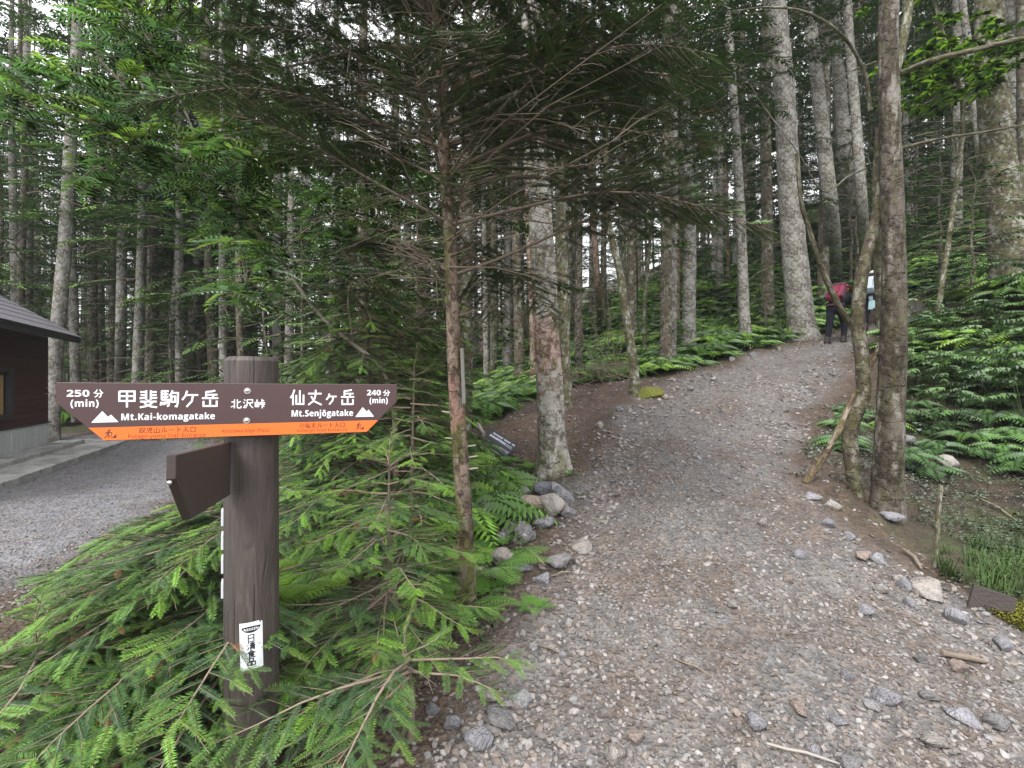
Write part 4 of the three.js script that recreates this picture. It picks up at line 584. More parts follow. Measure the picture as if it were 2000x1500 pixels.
{
  const R = rng(720);
  const stone = (u, v, px, tone, label, group, flat = 1) => { const p = hit(u, v + px * 0.25), r = (px / 2 / FOCAL) * -p.z * 1.25, m = mesh('stone', R.pick(ROCK), SM[tone]); m.position.copy(p).add(V(0, r * 0.3 * flat, 0)); m.rotation.set(R.s(0.3), R.r(0, 6.28), R.s(0.3)); m.scale.set(r, r * flat, r); tag(m, label, 'stone', group); return m; };
  const heap = [[1000, 990, 38, 1], [1020, 965, 34, 2], [1040, 985, 52, 3], [1063, 950, 42, 5], [1075, 985, 50, 1], [1100, 970, 40, 0], [1015, 1015, 30, 0], [1000, 1035, 42, 2], [1025, 1040, 44, 2], [1018, 1048, 30, 4], [985, 985, 40, 1], [1065, 1020, 34, 0], [978, 1050, 26, 4], [1110, 1000, 30, 2], [990, 1010, 30, 5], [1045, 1015, 30, 3], [1085, 955, 28, 0]];
  heap.map(([a, b, c, e]) => [a, b, c * 1.12, e]).sort((a, b) => a[1] - b[1]).forEach((a, i) => stone(...a, `${['grey', 'tan', 'dark grey', 'rusty brown', 'whitish', 'slate coloured'][a[3]]} stone in the heap below the white trunk, ${ordinal(i + 1)} from its top`, 'stone heap by the white trunk').position.y += 0.01);
  stone(985, 1090, 52, 1, 'upright pale boulder beside the fern right of the slim spruce'); stone(938, 1112, 34, 1, 'pinkish stone against the slim spruce foot'); stone(1022, 1103, 42, 0, 'flat bluish grey stone below the stone heap', undefined, 0.6);
  stone(1090, 1090, 56, 2, 'brown slab stone lying at the trail edge below the heap', undefined, 0.55); stone(1142, 1062, 40, 1, 'tan flat stone on the trail right of the heap', undefined, 0.6); stone(1062, 1130, 34, 0, 'grey stone just right of the flat bluish stone');
  stone(975, 1395, 62, 2, 'long grey stone half sunk in litter at the bottom', undefined, 0.7); stone(935, 1435, 50, 0, 'pale rough stone nearest the camera left of the trail'); stone(1022, 1365, 36, 4, 'smooth whitish stone beside the long grey stone'); stone(955, 1357, 34, 1, 'brown rounded stone above the long grey stone'); stone(846, 1385, 26, 0, 'small grey stone under the fir tips'); stone(880, 1410, 30, 0, 'bluish stone in dark litter near the fir tips');
  stone(1040, 1262, 22, 4, 'white pebble at the end of a pale stick'); stone(1100, 1280, 18, 4, 'small white stone right of the pale stick');
  stone(1685, 1085, 30, 3, 'cream stone on the right trail edge'); stone(1712, 1090, 32, 0, 'grey stone touching the cream stone on the right trail edge'); stone(1755, 1130, 28, 1, 'round stone at the right end of the edge row'); stone(1765, 1140, 30, 0, 'grey stone under the round stone in the edge row'); stone(1808, 1140, 66, 1, 'long whitish stone like a log on the right trail edge', undefined, 0.5);
  stone(1625, 985, 30, 1, 'tan stone near the foot of the leaning stick'); stone(1585, 965, 34, 0, 'flat grey stone beside the leaning stick', undefined, 0.5); stone(1740, 1005, 44, 0, 'grey stone wedged against the mossy trunk foot', undefined, 0.6); stone(1655, 1318, 26, 0, 'bluish stone on its own in the middle of the trail'); stone(1775, 1175, 24, 0, 'small blue grey stone below the long whitish stone');
  stone(1880, 1390, 60, 0, 'flat grey slab in the lower right corner', undefined, 0.5); stone(1945, 1410, 42, 2, 'blunt grey stone beside the flat slab'); stone(1830, 1440, 50, 1, 'long tan stone low on the right', undefined, 0.55); stone(1560, 1380, 34, 3, 'orange tinted stone on the lower trail'); stone(1640, 1405, 34, 0, 'pale flat stone low in the middle trail', undefined, 0.5); stone(1815, 1355, 40, 2, 'narrow brown stone right of the lower trail', undefined, 0.55);
  for (const [u, v, px, k, i] of [[1475, 1410, 40, 0], [1735, 1360, 46, 0], [1700, 1375, 30, 4], [1960, 1260, 34, 0], [1870, 1205, 40, 0], [1590, 1465, 30, 0], [1240, 1440, 34, 3], [1200, 1470, 40, 1], [1350, 1290, 28, 1], [1430, 1180, 24, 1], [1540, 1130, 22, 3], [1300, 1100, 20, 1], [1560, 1080, 24, 0], [1490, 1020, 22, 1], [1450, 1490, 38, 1], [1660, 1490, 44, 2], [1800, 1285, 28, 2], [1690, 1190, 26, 0], [1870, 1300, 30, 3], [1900, 1330, 26, 1], [1620, 1020, 22, 0], [1660, 1045, 24, 0], [1720, 1150, 24, 1], [1395, 740, 14, 4], [1350, 760, 14, 0], [1300, 775, 16, 1], [1430, 700, 14, 4], [1470, 692, 14, 0], [1520, 680, 12, 1], [1210, 800, 18, 0], [1170, 830, 18, 1], [1820, 920, 36, 1], [1790, 895, 30, 2], [1770, 860, 32, 2], [1850, 905, 40, 1]].sort((a, b) => b[1] - a[1]).map((e, i) => [...e, i])) stone(u, v, px, k, `loose ${['blue grey', 'tan', 'dark grey', 'orange tinted', 'whitish', 'slate coloured'][k]} stone bedded on or beside the trail, ${ordinal(i + 1)} going uphill`, 'loose stones on the trail');
  // a mossy lump at the trail edge
  const ml = mesh('mossy_boulder', ROCK[2], std({ color: C(0.16, 0.17, 0.03), roughness: 1, bumpMap: stoneBump, bumpScale: 0.05 })); const mp = hit(1268, 775); ml.position.copy(mp); ml.scale.set(0.26, 0.24, 0.24); tag(ml, 'rounded boulder coated in yellow green moss at the trail bend', 'boulder');

  // gravel: loose chips of many sizes lying on the trail and the road
  const chips = [0, 1, 2].map((k) => stoneGeo(731 + k, 1, [1, 0.6, 0.8], 0.3)), lists = [[], [], []], roadList = [], tones = [C(0.34, 0.325, 0.32), C(0.31, 0.28, 0.26), C(0.38, 0.36, 0.355), C(0.27, 0.255, 0.255), C(0.36, 0.31, 0.28), C(0.44, 0.42, 0.41), C(0.26, 0.225, 0.205), C(0.3, 0.3, 0.315)];
  const chip = (x, d, s) => { const e = new THREE.Matrix4().makeRotationFromEuler(new THREE.Euler(R.s(0.5), R.r(0, 6.28), R.s(0.5))), w = s * R.r(0.75, 1.3); e.scale(V(w, s * R.r(0.6, 1), s)); const p = ground(x, d); p.y += s * 0.12; e.setPosition(p); return { m: e, c: R.pick(tones).clone().multiplyScalar(R.r(0.7, 1.15)) }; };
  const size = () => 0.0038 + 0.0155 * Math.pow(R(), 3.2) + (R() < 0.02 ? R.r(0.005, 0.015) : 0);
  for (let k = 0; k < 95000; k++) {
    const d = 1.2 + 12.3 * Math.pow(R(), 1.5), x = (R.r(700, 2100) - 1000) / FOCAL * d, tr = signedIn(TRAIL, x, d), li = signedIn(LITTER, x, d);
    const bare = fbm(x * 1.6, d * 1.6, 741), edge = smooth(-0.1, 0.5, tr);
    if (tr < -0.35 ? !(li > 0 && R() < 0.25) : R() > (0.25 + 0.75 * edge) * (0.45 + 0.9 * smooth(0.35, 0.6, bare))) continue;
    R.pick(lists).push(chip(x, d, size() * lerp(1, 1.8, smooth(2.5, 8, d)) * (tr > 0 && tr < 0.5 ? 1.35 : 1)));
  }
  for (let k = 0; k < 16000; k++) { const d = 2.5 + 10.5 * R(), x = (R.r(-60, 480) - 1000) / FOCAL * d, ro = signedIn(ROAD, x, d); if (ro < -0.25 || (x < -7.8 && d < 12.2 && x + 0.5 * d < -5)) continue; roadList.push(chip(x, d, R.r(0.005, 0.016))); }
  const gm = std({ map: stoneTex, roughness: 0.95, color: C(1.18, 1.16, 1.15) });
  lists.forEach((l, i) => tag(instances('gravel', chips[i], gm, l), ['loose grey gravel chips over the trail', 'loose mixed gravel chips over the trail', 'loose pale gravel chips over the trail'][i], 'gravel', 'trail gravel'));
  tag(instances('gravel', chips[0], gm, roadList), 'fine grey gravel scattered over the road', 'gravel');
  // fallen needles and twiglets
  const nl = new Shape3(); nl.tube([V(-0.5, 0, 0), V(0, 0.03, 0.06), V(0.5, 0, 0)], [0.035, 0.02], 4); const ng = nl.geo(), nList = [];
  for (let k = 0; k < 26000; k++) {
    const d = R.r(1.3, 9), x = (R.r(650, 2050) - 1000) / FOCAL * d, k2 = soil(x, d), want = Math.max(k2.litter * 0.9, k2.gravel * 0.3 * smooth(0.45, 0.6, fbm(x * 2.2, d * 2.2, 31)) + 0.04, 0.05); if (R() > want) continue;
    const big = R() < 0.03, l = big ? R.r(0.05, 0.14) : R.r(0.012, 0.035), th = big ? 0.06 : 0.07, p = ground(x, d); p.y += 0.006;
    nList.push({ m: new THREE.Matrix4().makeRotationFromEuler(new THREE.Euler(0, R.r(0, 6.28), R.s(0.2))).scale(V(l, l * th * 8 * 0.4, l * th * 8 * 0.4)).setPosition(p), c: R() < 0.7 ? C(0.2, 0.1, 0.06).multiplyScalar(R.r(0.5, 1.3)) : C(0.42, 0.32, 0.22).multiplyScalar(R.r(0.6, 1.1)) });
  }
  tag(instances('needle_litter', ng, std({ roughness: 0.9 }), nList), 'reddish brown fallen needles and twig bits on the ground', 'litter');
  // sticks that lie about
  const stick = (a, b, r, mat, label, lift = 0.006, bend = 0.02) => { const p = hit(...a), q = hit(...b), m = p.clone().lerp(q, 0.5).add(V(0, bend, bend)), t = base('stick', p, label, 'stick'), s = new Shape3(); m.y = Math.max(m.y, land(m.x, m.z)); s.tube([p, p.clone().lerp(m, 0.5).add(V(0, 0, bend * 0.3)), m, m.clone().lerp(q, 0.5), q].map((v) => v.clone().sub(p).add(V(0, r + lift, 0))), [r, r * 0.9, r, r * 0.85, r * 0.6], 8, { cap: true, bump: (aa, l) => 1 + 0.3 * (fbm(aa, l * 40, 745) - 0.5) }); mesh('stick_wood', s.geo(), mat, t); };
  const pale = std({ color: C(0.33, 0.27, 0.215), map: stoneTex }), tan = std({ color: C(0.42, 0.34, 0.25), map: stoneTex }), grey2 = std({ color: C(0.33, 0.3, 0.27) });
  stick([1840, 1283], [1928, 1300], 0.016, pale, 'thick pale stick lying at the right of the lower trail', 0.004, 0.004);
  stick([1048, 1262], [1100, 1284], 0.006, pale, 'thin pale stick beside the white pebble'); stick([1034, 1080], [1062, 1108], 0.012, tan, 'split tan wood chip below the stone heap', 0.008, 0.002);
  stick([1078, 1128], [1115, 1120], 0.005, tan, 'short tan twig right of the wood chip'); stick([1498, 1458], [1640, 1498], 0.006, grey2, 'long bent twig at the bottom of the trail'); stick([1322, 1292], [1392, 1326], 0.004, tan, 'thin straw coloured twig on the lower trail');
  stick([1765, 1080], [1800, 1118], 0.014, pale, 'pale broken root piece on the right trail edge', 0.01); stick([1910, 975], [1985, 1020], 0.01, tan, 'thin peeled branch lying in the hollow at the right'); stick([945, 855], [930, 828], 0.03, grey2, 'broken branch stub behind the fallen black sign', 0.02);
  // the long branch leaning on the crooked stem
  const f = hit(1572, 945), lw = base('leaning_branch', f, 'long barkless brown branch leaning from the trail edge against the mossy trunk', 'branch'), ls = new Shape3();
  const lp = [V(), place(1600, 905, 4.5), place(1634, 850, 4.45), place(1660, 790, 4.42), place(1700, 715, 4.4), place(1726, 660, 4.4)].map((p, i) => (i ? p.sub(f) : p));
  ls.tube(new THREE.CatmullRomCurve3(lp).getPoints(30), Array.from({ length: 31 }, (_, k) => lerp(0.034, 0.022, k / 30) * (k > 12 && k < 15 ? 1.2 : 1)), 10, { rep: 1, cap: true, capc: C(1.2, 1.1, 1), bump: (a, l) => 1 + 0.35 * (fbm(Math.cos(a) * 2, Math.sin(a) * 2 + l * 8, 747) - 0.5) }); mesh('branch_wood', ls.geo(true), barkBrown({ color: C(1.15, 0.98, 0.85) }), lw);
  // a thin stake standing in the grass
  const sf = hit(1826, 1105), sk = base('stake', sf, 'thin weathered stake standing in the grass right of the trail', 'stake'), ss = new Shape3(); ss.tube([V(0, -0.05, 0), place(1832, 1020, -sf.z).sub(sf), place(1838, 948, -sf.z).sub(sf)], [0.017, 0.014], 9, { cap: true, bump: (a, l) => 1 + 0.2 * (fbm(a, l * 9, 749) - 0.5) }); mesh('stake_wood', ss.geo(), B.mossy, sk);
  const bf = hit(1930, 1195), bd = mesh('edging_board', new RoundedBoxGeometry(0.2, 0.17, 0.025, 1, 0.004), std({ color: C(0.06, 0.05, 0.045), roughness: 0.9, bumpMap: stoneBump, bumpScale: 0.006 })); bd.position.copy(bf).add(V(0.02, 0.045, 0)); bd.rotation.set(-0.12, -0.5, -0.3); tag(bd, 'dark weathered edging board half buried in the grass at the right', 'board');
  // brushwood heap by the bend
  const bw = base('brushwood', ground(1.55, 9.1), 'heap of dark dead branches behind the trail bend', 'brushwood'), bs = new Shape3(); for (let k = 0; k < 70; k++) { const a = R.r(0, 3.14), l = R.r(0.3, 0.9), p = V(R.s(0.7), R.r(0.02, 0.35), R.s(0.25)), d = V(Math.cos(a), R.s(0.25), Math.sin(a) * 0.5); p.y += land(bw.position.x + p.x, bw.position.z + p.z) - bw.position.y; bs.tube([p.clone().addScaledVector(d, -l / 2), p.clone().add(V(0, 0.05, 0)), p.clone().addScaledVector(d, l / 2)], [0.008, 0.003], 4); } mesh('dead_branches', bs.geo(), twigMat, bw);
}
// ---------------------------------------------------------------- lettering: characters as strokes on a 100 x 100 square
const STROKES = {
  分: '38,6 30,28 6,48|62,6 72,28 94,48|22,50 76,50 72,84 66,92 54,90|48,50 42,72 16,94', 甲: '12,10 88,10 88,62 12,62 12,8|12,36 88,36|50,10 50,98',
  斐: '38,4 38,56|8,13 38,13|10,30 38,30|5,48 38,44|62,4 62,56|62,13 92,13|62,30 92,30|62,46 95,46|50,56 50,66|8,66 92,66|74,66 62,80 36,92 6,98|26,68 40,84 64,94 95,98',
  駒: '10,6 10,56|8,8 46,8|10,24 44,24|10,40 44,40|28,8 28,56|8,56 48,56 46,88 38,94|8,68 4,88|18,68 20,86|28,66 32,82|37,66 41,76|66,4 60,22 50,36|60,18 95,18 93,78 88,94 78,92|60,38 80,38 80,68 60,68 60,36',
  ケ: '34,6 26,34 8,58|26,30 94,30|66,30 60,64 32,97', 岳: '78,5 54,10 26,12|28,10 28,48|28,28 90,28|66,28 66,48|5,48 95,48|50,56 50,92|14,64 14,93 86,93|86,62 86,97',
  北: '36,6 36,96|8,32 36,32|4,82 36,70|62,6 62,84 68,92 88,92 94,86 95,72|93,26 62,42', 沢: '12,8 26,18|6,34 20,44|8,94 26,60|42,10 90,10 90,42 42,42|42,8 42,50 38,72 24,95|62,42 70,66 95,94',
  峠: '22,8 22,78|6,32 6,80|38,32 38,82|4,80 40,80|68,4 68,40|68,20 88,20|46,40 96,40|44,55 97,55|70,55 70,98|72,68 90,80', 仙: '28,5 18,34 3,54|19,34 19,97|62,8 62,88|40,36 40,90 86,90|86,34 86,96',
  丈: '6,28 94,28|56,5 54,40 44,70 8,96|26,44 46,74 95,96', 双: '6,16 44,16 40,46 28,74 5,94|12,32 26,60 47,88|54,16 93,16 86,46 72,74 50,94|58,32 72,62 97,92',
  児: '24,6 24,52|50,10 86,10 86,50 50,50 50,8|50,30 86,30|36,56 32,78 9,96|62,54 62,88 68,94 88,94 95,78', 山: '50,5 50,88|12,36 12,92 88,92|88,34 88,97', ル: '32,12 32,50 26,74 7,92|60,10 60,86 78,74 95,52',
  ー: '6,50 94,50', ト: '38,5 38,97|38,36 80,58', 入: '30,8 50,10 48,40 36,68 5,95|50,28 62,64 95,95', 口: '16,16 84,16 84,88 16,88 16,14', 小: '50,5 50,94 36,88|26,34 20,54 5,76|74,34 84,54 95,74',
  日: '18,8 82,8 82,94 18,94 18,6|18,50 82,50', 清: '12,8 26,18|6,34 20,44|8,94 26,60|36,14 93,14|40,28 88,28|33,42 97,42|64,3 64,42|44,52 44,97|44,52 86,52 86,90 76,96|44,66 86,66|44,80 86,80',
  食: '50,3 34,22 5,40|50,3 66,22 95,40|50,20 50,34|28,36 72,36 72,64 28,64 28,34|28,50 72,50|28,64 28,94 54,84|82,66 60,78|46,66 62,84 95,97', 品: '28,8 72,8 72,42 28,42 28,6|7,54 44,54 44,94 7,94 7,52|56,54 93,54 93,94 56,94 56,52',
};
function kanji(x, str, x0, y0, x1, y1, weight, vertical) {   // fits the characters of str into a box
  const n = [...str].length, w = vertical ? x1 - x0 : (x1 - x0) / n, h = vertical ? (y1 - y0) / n : y1 - y0; x.lineJoin = 'miter'; x.lineCap = 'butt'; x.lineWidth = weight;
  [...str].forEach((ch, i) => { const ox = vertical ? x0 : x0 + i * w, oy = vertical ? y0 + i * h : y0, k = ch === 'ヶ' ? 0.72 : 0.92, a = (ch === 'ヶ' ? STROKES.ケ : STROKES[ch]); for (const st of a.split('|')) { x.beginPath(); st.trim().split(' ').forEach((pt, j) => { const [px, py] = pt.split(',').map(Number), X = ox + w * (0.5 + ((px - 50) / 100) * k), Y = oy + h * (0.5 + ((py - 50) / 100) * (ch === 'ヶ' ? 0.72 : 1) + (ch === 'ヶ' ? 0.1 : 0)); j ? x.lineTo(X, Y) : x.moveTo(X, Y); }); x.stroke(); } });
}
function latin(x, text, x0, y0, x1, y1, font = 'bold 100px sans-serif') { x.save(); x.font = font; x.textBaseline = 'alphabetic'; const m = x.measureText(text), a = m.actualBoundingBoxAscent, d = m.actualBoundingBoxDescent, w = m.actualBoundingBoxRight + m.actualBoundingBoxLeft; x.translate(x0, y0); x.scale((x1 - x0) / w, (y1 - y0) / (a + d)); x.fillText(text, m.actualBoundingBoxLeft, a); x.restore(); }
function walker(x, X, Y, w, h, flip) { x.save(); x.translate(flip ? X + w : X, Y); x.scale((flip ? -1 : 1) * w, h); x.lineCap = 'round'; x.lineJoin = 'round'; x.beginPath(); x.arc(0.42, 0.1, 0.09, 0, 7); x.fill(); x.lineWidth = 0.13; const l = (...p) => { x.beginPath(); p.forEach(([a, b], i) => (i ? x.lineTo(a, b) : x.moveTo(a, b))); x.stroke(); }; l([0.36, 0.26], [0.3, 0.55]); x.lineWidth = 0.09; l([0.3, 0.55], [0.42, 0.72], [0.36, 0.95]); l([0.3, 0.55], [0.2, 0.78], [0.02, 0.95]); l([0.36, 0.28], [0.5, 0.42], [0.62, 0.36]); l([0.34, 0.28], [0.18, 0.34], [0.12, 0.5]); x.lineWidth = 0.05; l([0.62, 0.32], [0.6, 0.95]); x.beginPath(); x.moveTo(0.6, 0.98); x.lineTo(1, 0.98); x.lineTo(1, 0.55); x.fill(); x.restore(); }

// ---------------------------------------------------------------- the signpost
{
  const CR = Array.from({ length: 9 }, (_, i) => [h2(i, 1, 5), h2(i, 2, 5), 0.12 + 0.3 * h2(i, 3, 5)]), crack = (x, y) => { let m = 0; for (const [cx, y0, l] of CR) { const t = (((y - y0) % 1) + 1) % 1 / l; if (t < 1) m = Math.max(m, 1 - smooth(0.002, 0.007 * Math.sin(Math.PI * t) + 0.003, Math.abs(x - cx - 0.02 * (fbm(y * 14, cx * 9, 807) - 0.5)))); } return m; };
  const wood = (seed, c0, c1) => dataTex(256, 1024, (x, y, o) => { const w = fbm(x * 5, y * 3, seed, 3, 5, 3), g = fbm(x * 18 + w * 9, y * 7, seed + 3, 4, 0, 7), f = fbm(x * 90, y * 20, seed + 7, 2, 90, 20), s = smooth(0.66, 0.72, fbm(x * 14, y * 8, seed + 9, 4, 14, 8)) * 0.5, k = crack(x, y); for (let c = 0; c < 3; c++) o[c] = lerp(c0[c], c1[c], clamp(g * 0.9 + s)) * (0.8 + 0.4 * f) * (1 - 0.7 * k); });
  const grain = grey(256, 1024, (x, y) => { const w = fbm(x * 5, y * 3, 801, 3, 5, 3); return clamp(fbm(x * 18 + w * 9, y * 7, 804, 4, 0, 7)) * (1 - crack(x, y)); });
  const postMat = std({ map: wood(801, [0.048, 0.037, 0.034], [0.092, 0.073, 0.067]), bumpMap: grain, bumpScale: 0.006, roughness: 0.62 });
  const px = -0.972, pz = -1.769, py = land(px, pz), post = base('signpost', V(px, py, pz), 'round dark brown wooden signpost carrying trail boards, standing among young firs', 'signpost');
  const h = 1.6 - py, prof = [[0, -0.3], [0.0925, -0.3], [0.0915, h * 0.5], [0.09, h - 0.018], [0.0885, h - 0.012], [0.078, h - 0.002], [0.074, h], [0, h]].map(([a, b]) => new THREE.Vector2(a, b));
  const lg = new THREE.LatheGeometry(prof, 48); { const p = lg.attributes.position, u = lg.attributes.uv; for (let i = 0; i < p.count; i++) u.setXY(i, u.getX(i) * 2, p.getY(i) / 1.1); }
  mesh('post', lg, postMat, post);
  // main board, left end nearer the eye
  const W = 1.0497, yaw = 0.2998, brd = new THREE.Group(); brd.name = 'direction_board'; brd.position.set(-1.4432 - px, 1.5035 - py, -1.5 - pz); brd.rotation.set(0, yaw, -0.0065); post.add(brd);
  const outline = [[0, 0], [-0.002, -0.06], [0.1265, -0.1855], [0.9404, -0.1765], [1.0486, -0.0635], [1.0486, 0]], shape = new THREE.Shape(outline.map(([a, b]) => new THREE.Vector2(a, b)));
  const bm = std({ color: C(0.072, 0.045, 0.045), roughness: 0.5 }), bg = new THREE.ExtrudeGeometry(shape, { depth: 0.026, bevelEnabled: true, bevelThickness: 0.002, bevelSize: 0.002, bevelSegments: 2 });
  const body = mesh('board_body', bg, bm, brd); body.position.z = -0.0295;
  const PX = 1940, [cv, x] = canvas(2048, 380), X = (s) => (s + 0.003) * PX, Y = (t) => (t + 0.003) * PX;
  x.fillStyle = '#4b3637'; x.fillRect(0, 0, 2048, 380);
  { const R = rng(811); for (let k = 0; k < 2600; k++) { const a = R.r(0, 2048), b = R.r(0, 380), v = fbm(a / 90, b / 60, 813); x.fillStyle = v > 0.52 ? 'rgba(112,92,92,0.09)' : 'rgba(40,28,28,0.06)'; x.beginPath(); x.ellipse(a, b, R.r(1, 9), R.r(1, 4), 0, 0, 7); x.fill(); } }
  { const R = rng(815); for (let k = 0; k < 70; k++) { x.strokeStyle = `rgba(150,130,128,${R.r(0.05, 0.2)})`; x.lineWidth = R.r(0.5, 1.6); const a = R.r(0, 2048), b = R.r(0, 380); x.beginPath(); x.moveTo(a, b); x.lineTo(a + R.s(60), b + R.s(12)); x.stroke(); } }
  x.fillStyle = '#e9702c'; x.beginPath(); x.moveTo(X(-0.1), Y(0.1445)); x.lineTo(X(0.08), Y(0.144)); x.lineTo(X(0.972), Y(0.1335)); x.lineTo(X(1.1), Y(0.1325)); x.lineTo(X(1.1), Y(0.2)); x.lineTo(X(-0.1), Y(0.2)); x.fill();
  const box = (a, b) => [X(a[0]), Y(a[1]), X(b[0]), Y(b[1])], white = '#f4f6fa'; x.fillStyle = x.strokeStyle = white;
  latin(x, '250', ...box([0.0264, 0.0215], [0.086, 0.0435])); kanji(x, '分', ...box([0.0945, 0.019], [0.1255, 0.0475]), 6); latin(x, '(min)', ...box([0.0368, 0.0525], [0.1108, 0.081]));
  kanji(x, '甲斐駒ケ岳', ...box([0.1575, 0.0205], [0.456, 0.0805]), 11.5); latin(x, 'Mt.Kai-komagatake', ...box([0.1722, 0.0985], [0.4409, 0.1285]));
  const peak = (pts) => { x.beginPath(); pts.forEach(([a, b], i) => (i ? x.lineTo(X(a), Y(b)) : x.moveTo(X(a), Y(b)))); x.fill(); };
  peak([[0.0915, 0.1277], [0.1206, 0.0905], [0.1362, 0.1096], [0.144, 0.102], [0.1647, 0.1266]]); peak([[0.8996, 0.1205], [0.9254, 0.0843], [0.9404, 0.1008], [0.9469, 0.0933], [0.9666, 0.12]]);
  kanji(x, '北沢峠', ...box([0.4863, 0.0515], [0.5989, 0.0865]), 6.5); kanji(x, '仙丈ヶ岳', ...box([0.6745, 0.0165], [0.9005, 0.077]), 11); latin(x, 'Mt.Senjōgatake', ...box([0.6825, 0.092], [0.8919, 0.1235]));
  latin(x, '240', ...box([0.9404, 0.0195], [0.991, 0.04])); kanji(x, '分', ...box([0.996, 0.018], [1.0275, 0.0435]), 5.5); latin(x, '(min)', ...box([0.9502, 0.0475], [1.0164, 0.0745]));
  x.fillStyle = x.strokeStyle = '#4e2016'; kanji(x, '双児山ルート入口', ...box([0.2188, 0.1455], [0.3866, 0.1655]), 4); latin(x, 'Futago-yama Trail Entrance', ...box([0.1921, 0.1675], [0.4136, 0.1845]), '100px sans-serif'); latin(x, 'Kitazawa-tōge (Pass)', ...box([0.463, 0.1565], [0.6135, 0.1735]), '100px sans-serif');
  kanji(x, '小仙丈ルート入口', ...box([0.7071, 0.139], [0.865, 0.1585]), 4); latin(x, 'Kosenjō Trail Entrance', ...box([0.7005, 0.1615], [0.8714, 0.175]), '100px sans-serif');
  x.fillStyle = x.strokeStyle = '#3a2424'; walker(x, X(0.1264), Y(0.15), 0.033 * PX, 0.029 * PX); walker(x, X(0.9015), Y(0.1405), 0.0285 * PX, 0.0275 * PX);
  { const R = rng(817); for (let k = 0; k < 500; k++) { x.fillStyle = R() < 0.5 ? 'rgba(60,45,42,0.22)' : 'rgba(190,170,160,0.14)'; x.beginPath(); x.arc(R.r(0, 2048), 380 - 380 * Math.pow(R(), 1.6), R.r(0.5, 2.2), 0, 7); x.fill(); } }
  const fg = new THREE.ShapeGeometry(shape); { const p = fg.attributes.position, u = fg.attributes.uv; for (let i = 0; i < p.count; i++) u.setXY(i, ((p.getX(i) + 0.003) * PX) / 2048, 1 - ((-p.getY(i) + 0.003) * PX) / 380); }
  const face = mesh('printed_face', fg, std({ map: canvasTex(cv), roughness: 0.42 }), brd); face.position.z = 0.0012; tag(face, 'brown face with white mountain names and an orange band');
  for (const [s, t] of [[0.5403, 0.0239], [0.5386, 0.1277]]) { const bo = mesh('bolt', new THREE.SphereGeometry(0.0085, 20, 10, 0, 6.284, 0, 1.3), std({ color: C(0.6, 0.58, 0.56), metalness: 0.9, roughness: 0.35 }), brd); bo.rotation.x = Math.PI / 2; bo.position.set(s, -t, -0.001); const wsh = mesh('washer', new THREE.CylinderGeometry(0.011, 0.011, 0.002, 24), std({ color: C(0.5, 0.48, 0.46), metalness: 0.9, roughness: 0.4 }), brd); wsh.rotation.x = Math.PI / 2; wsh.position.set(s, -t, 0.0025); }
  // second board, seen from its unprinted side, its end towards the eye
  const b2 = new THREE.Group(); b2.name = 'side_board'; const p0 = V(-1.006, 1.293, -1.67), p1 = V(-0.862, 1.318, -1.196), dir = p1.clone().sub(p0); b2.position.copy(p0).sub(post.position); b2.rotation.set(0, Math.atan2(-dir.z, dir.x), 0); b2.rotation.order = 'YXZ'; b2.rotation.z = Math.atan2(dir.y, Math.hypot(dir.x, dir.z)); post.add(b2);
  const s2 = new THREE.Shape([[0, 0], [0.497, 0], [0.497, -0.056], [0.385, -0.181], [0, -0.181]].map(([a, b]) => new THREE.Vector2(a, b))), m2 = mesh('board_body', new THREE.ExtrudeGeometry(s2, { depth: 0.018, bevelEnabled: true, bevelThickness: 0.002, bevelSize: 0.002, bevelSegments: 2 }), std({ color: C(0.048, 0.033, 0.03), roughness: 0.7, bumpMap: grain, bumpScale: 0.0015 }), b2); m2.position.z = -0.011;
  const sb = mesh('bolt', new THREE.SphereGeometry(0.006, 14, 10), std({ color: C(0.6, 0.58, 0.56), metalness: 0.9, roughness: 0.35 }), b2); sb.position.set(0.4995, -0.066, 0);
  // four white plates down the far left flank of the post, seen edge on
  for (let k = 0; k < 4; k++) { const v0 = [990, 1035, 1080, 1127][k], y = 1.5 - ((v0 + 15) / FOCAL - 750 / FOCAL) * 1.78, pl = mesh('white_plate', new RoundedBoxGeometry(0.012, 0.056, 0.05, 1, 0.0015), std({ color: C(0.72, 0.74, 0.78), roughness: 0.5 }), post); pl.position.set(-0.094, y - py, 0.021); pl.rotation.y = 0.503; }
  // sticker on the post
  const [sc, q] = canvas(256, 600); q.fillStyle = '#eef1f8'; q.fillRect(0, 0, 256, 600); q.fillStyle = '#15161c'; q.beginPath(); q.moveTo(22, 62); q.quadraticCurveTo(128, 40, 234, 62); q.quadraticCurveTo(222, 128, 128, 134); q.quadraticCurveTo(34, 128, 22, 62); q.fill(); q.fillStyle = '#eef1f8'; latin(q, 'NISSIN', 48, 72, 208, 104); q.strokeStyle = '#1d1f28'; kanji(q, '日清食品', 74, 152, 178, 552, 13, true);
  const half = 0.4, st = mesh('sticker', new THREE.CylinderGeometry(0.0927, 0.0927, 0.168, 24, 1, true, 0.485 - half, half * 2), std({ map: canvasTex(sc), roughness: 0.35 }), post); st.position.set(0, 0.566 - py, 0); st.rotation.z = 0.02; tag(st, 'white upright sticker with black logo and characters');
}

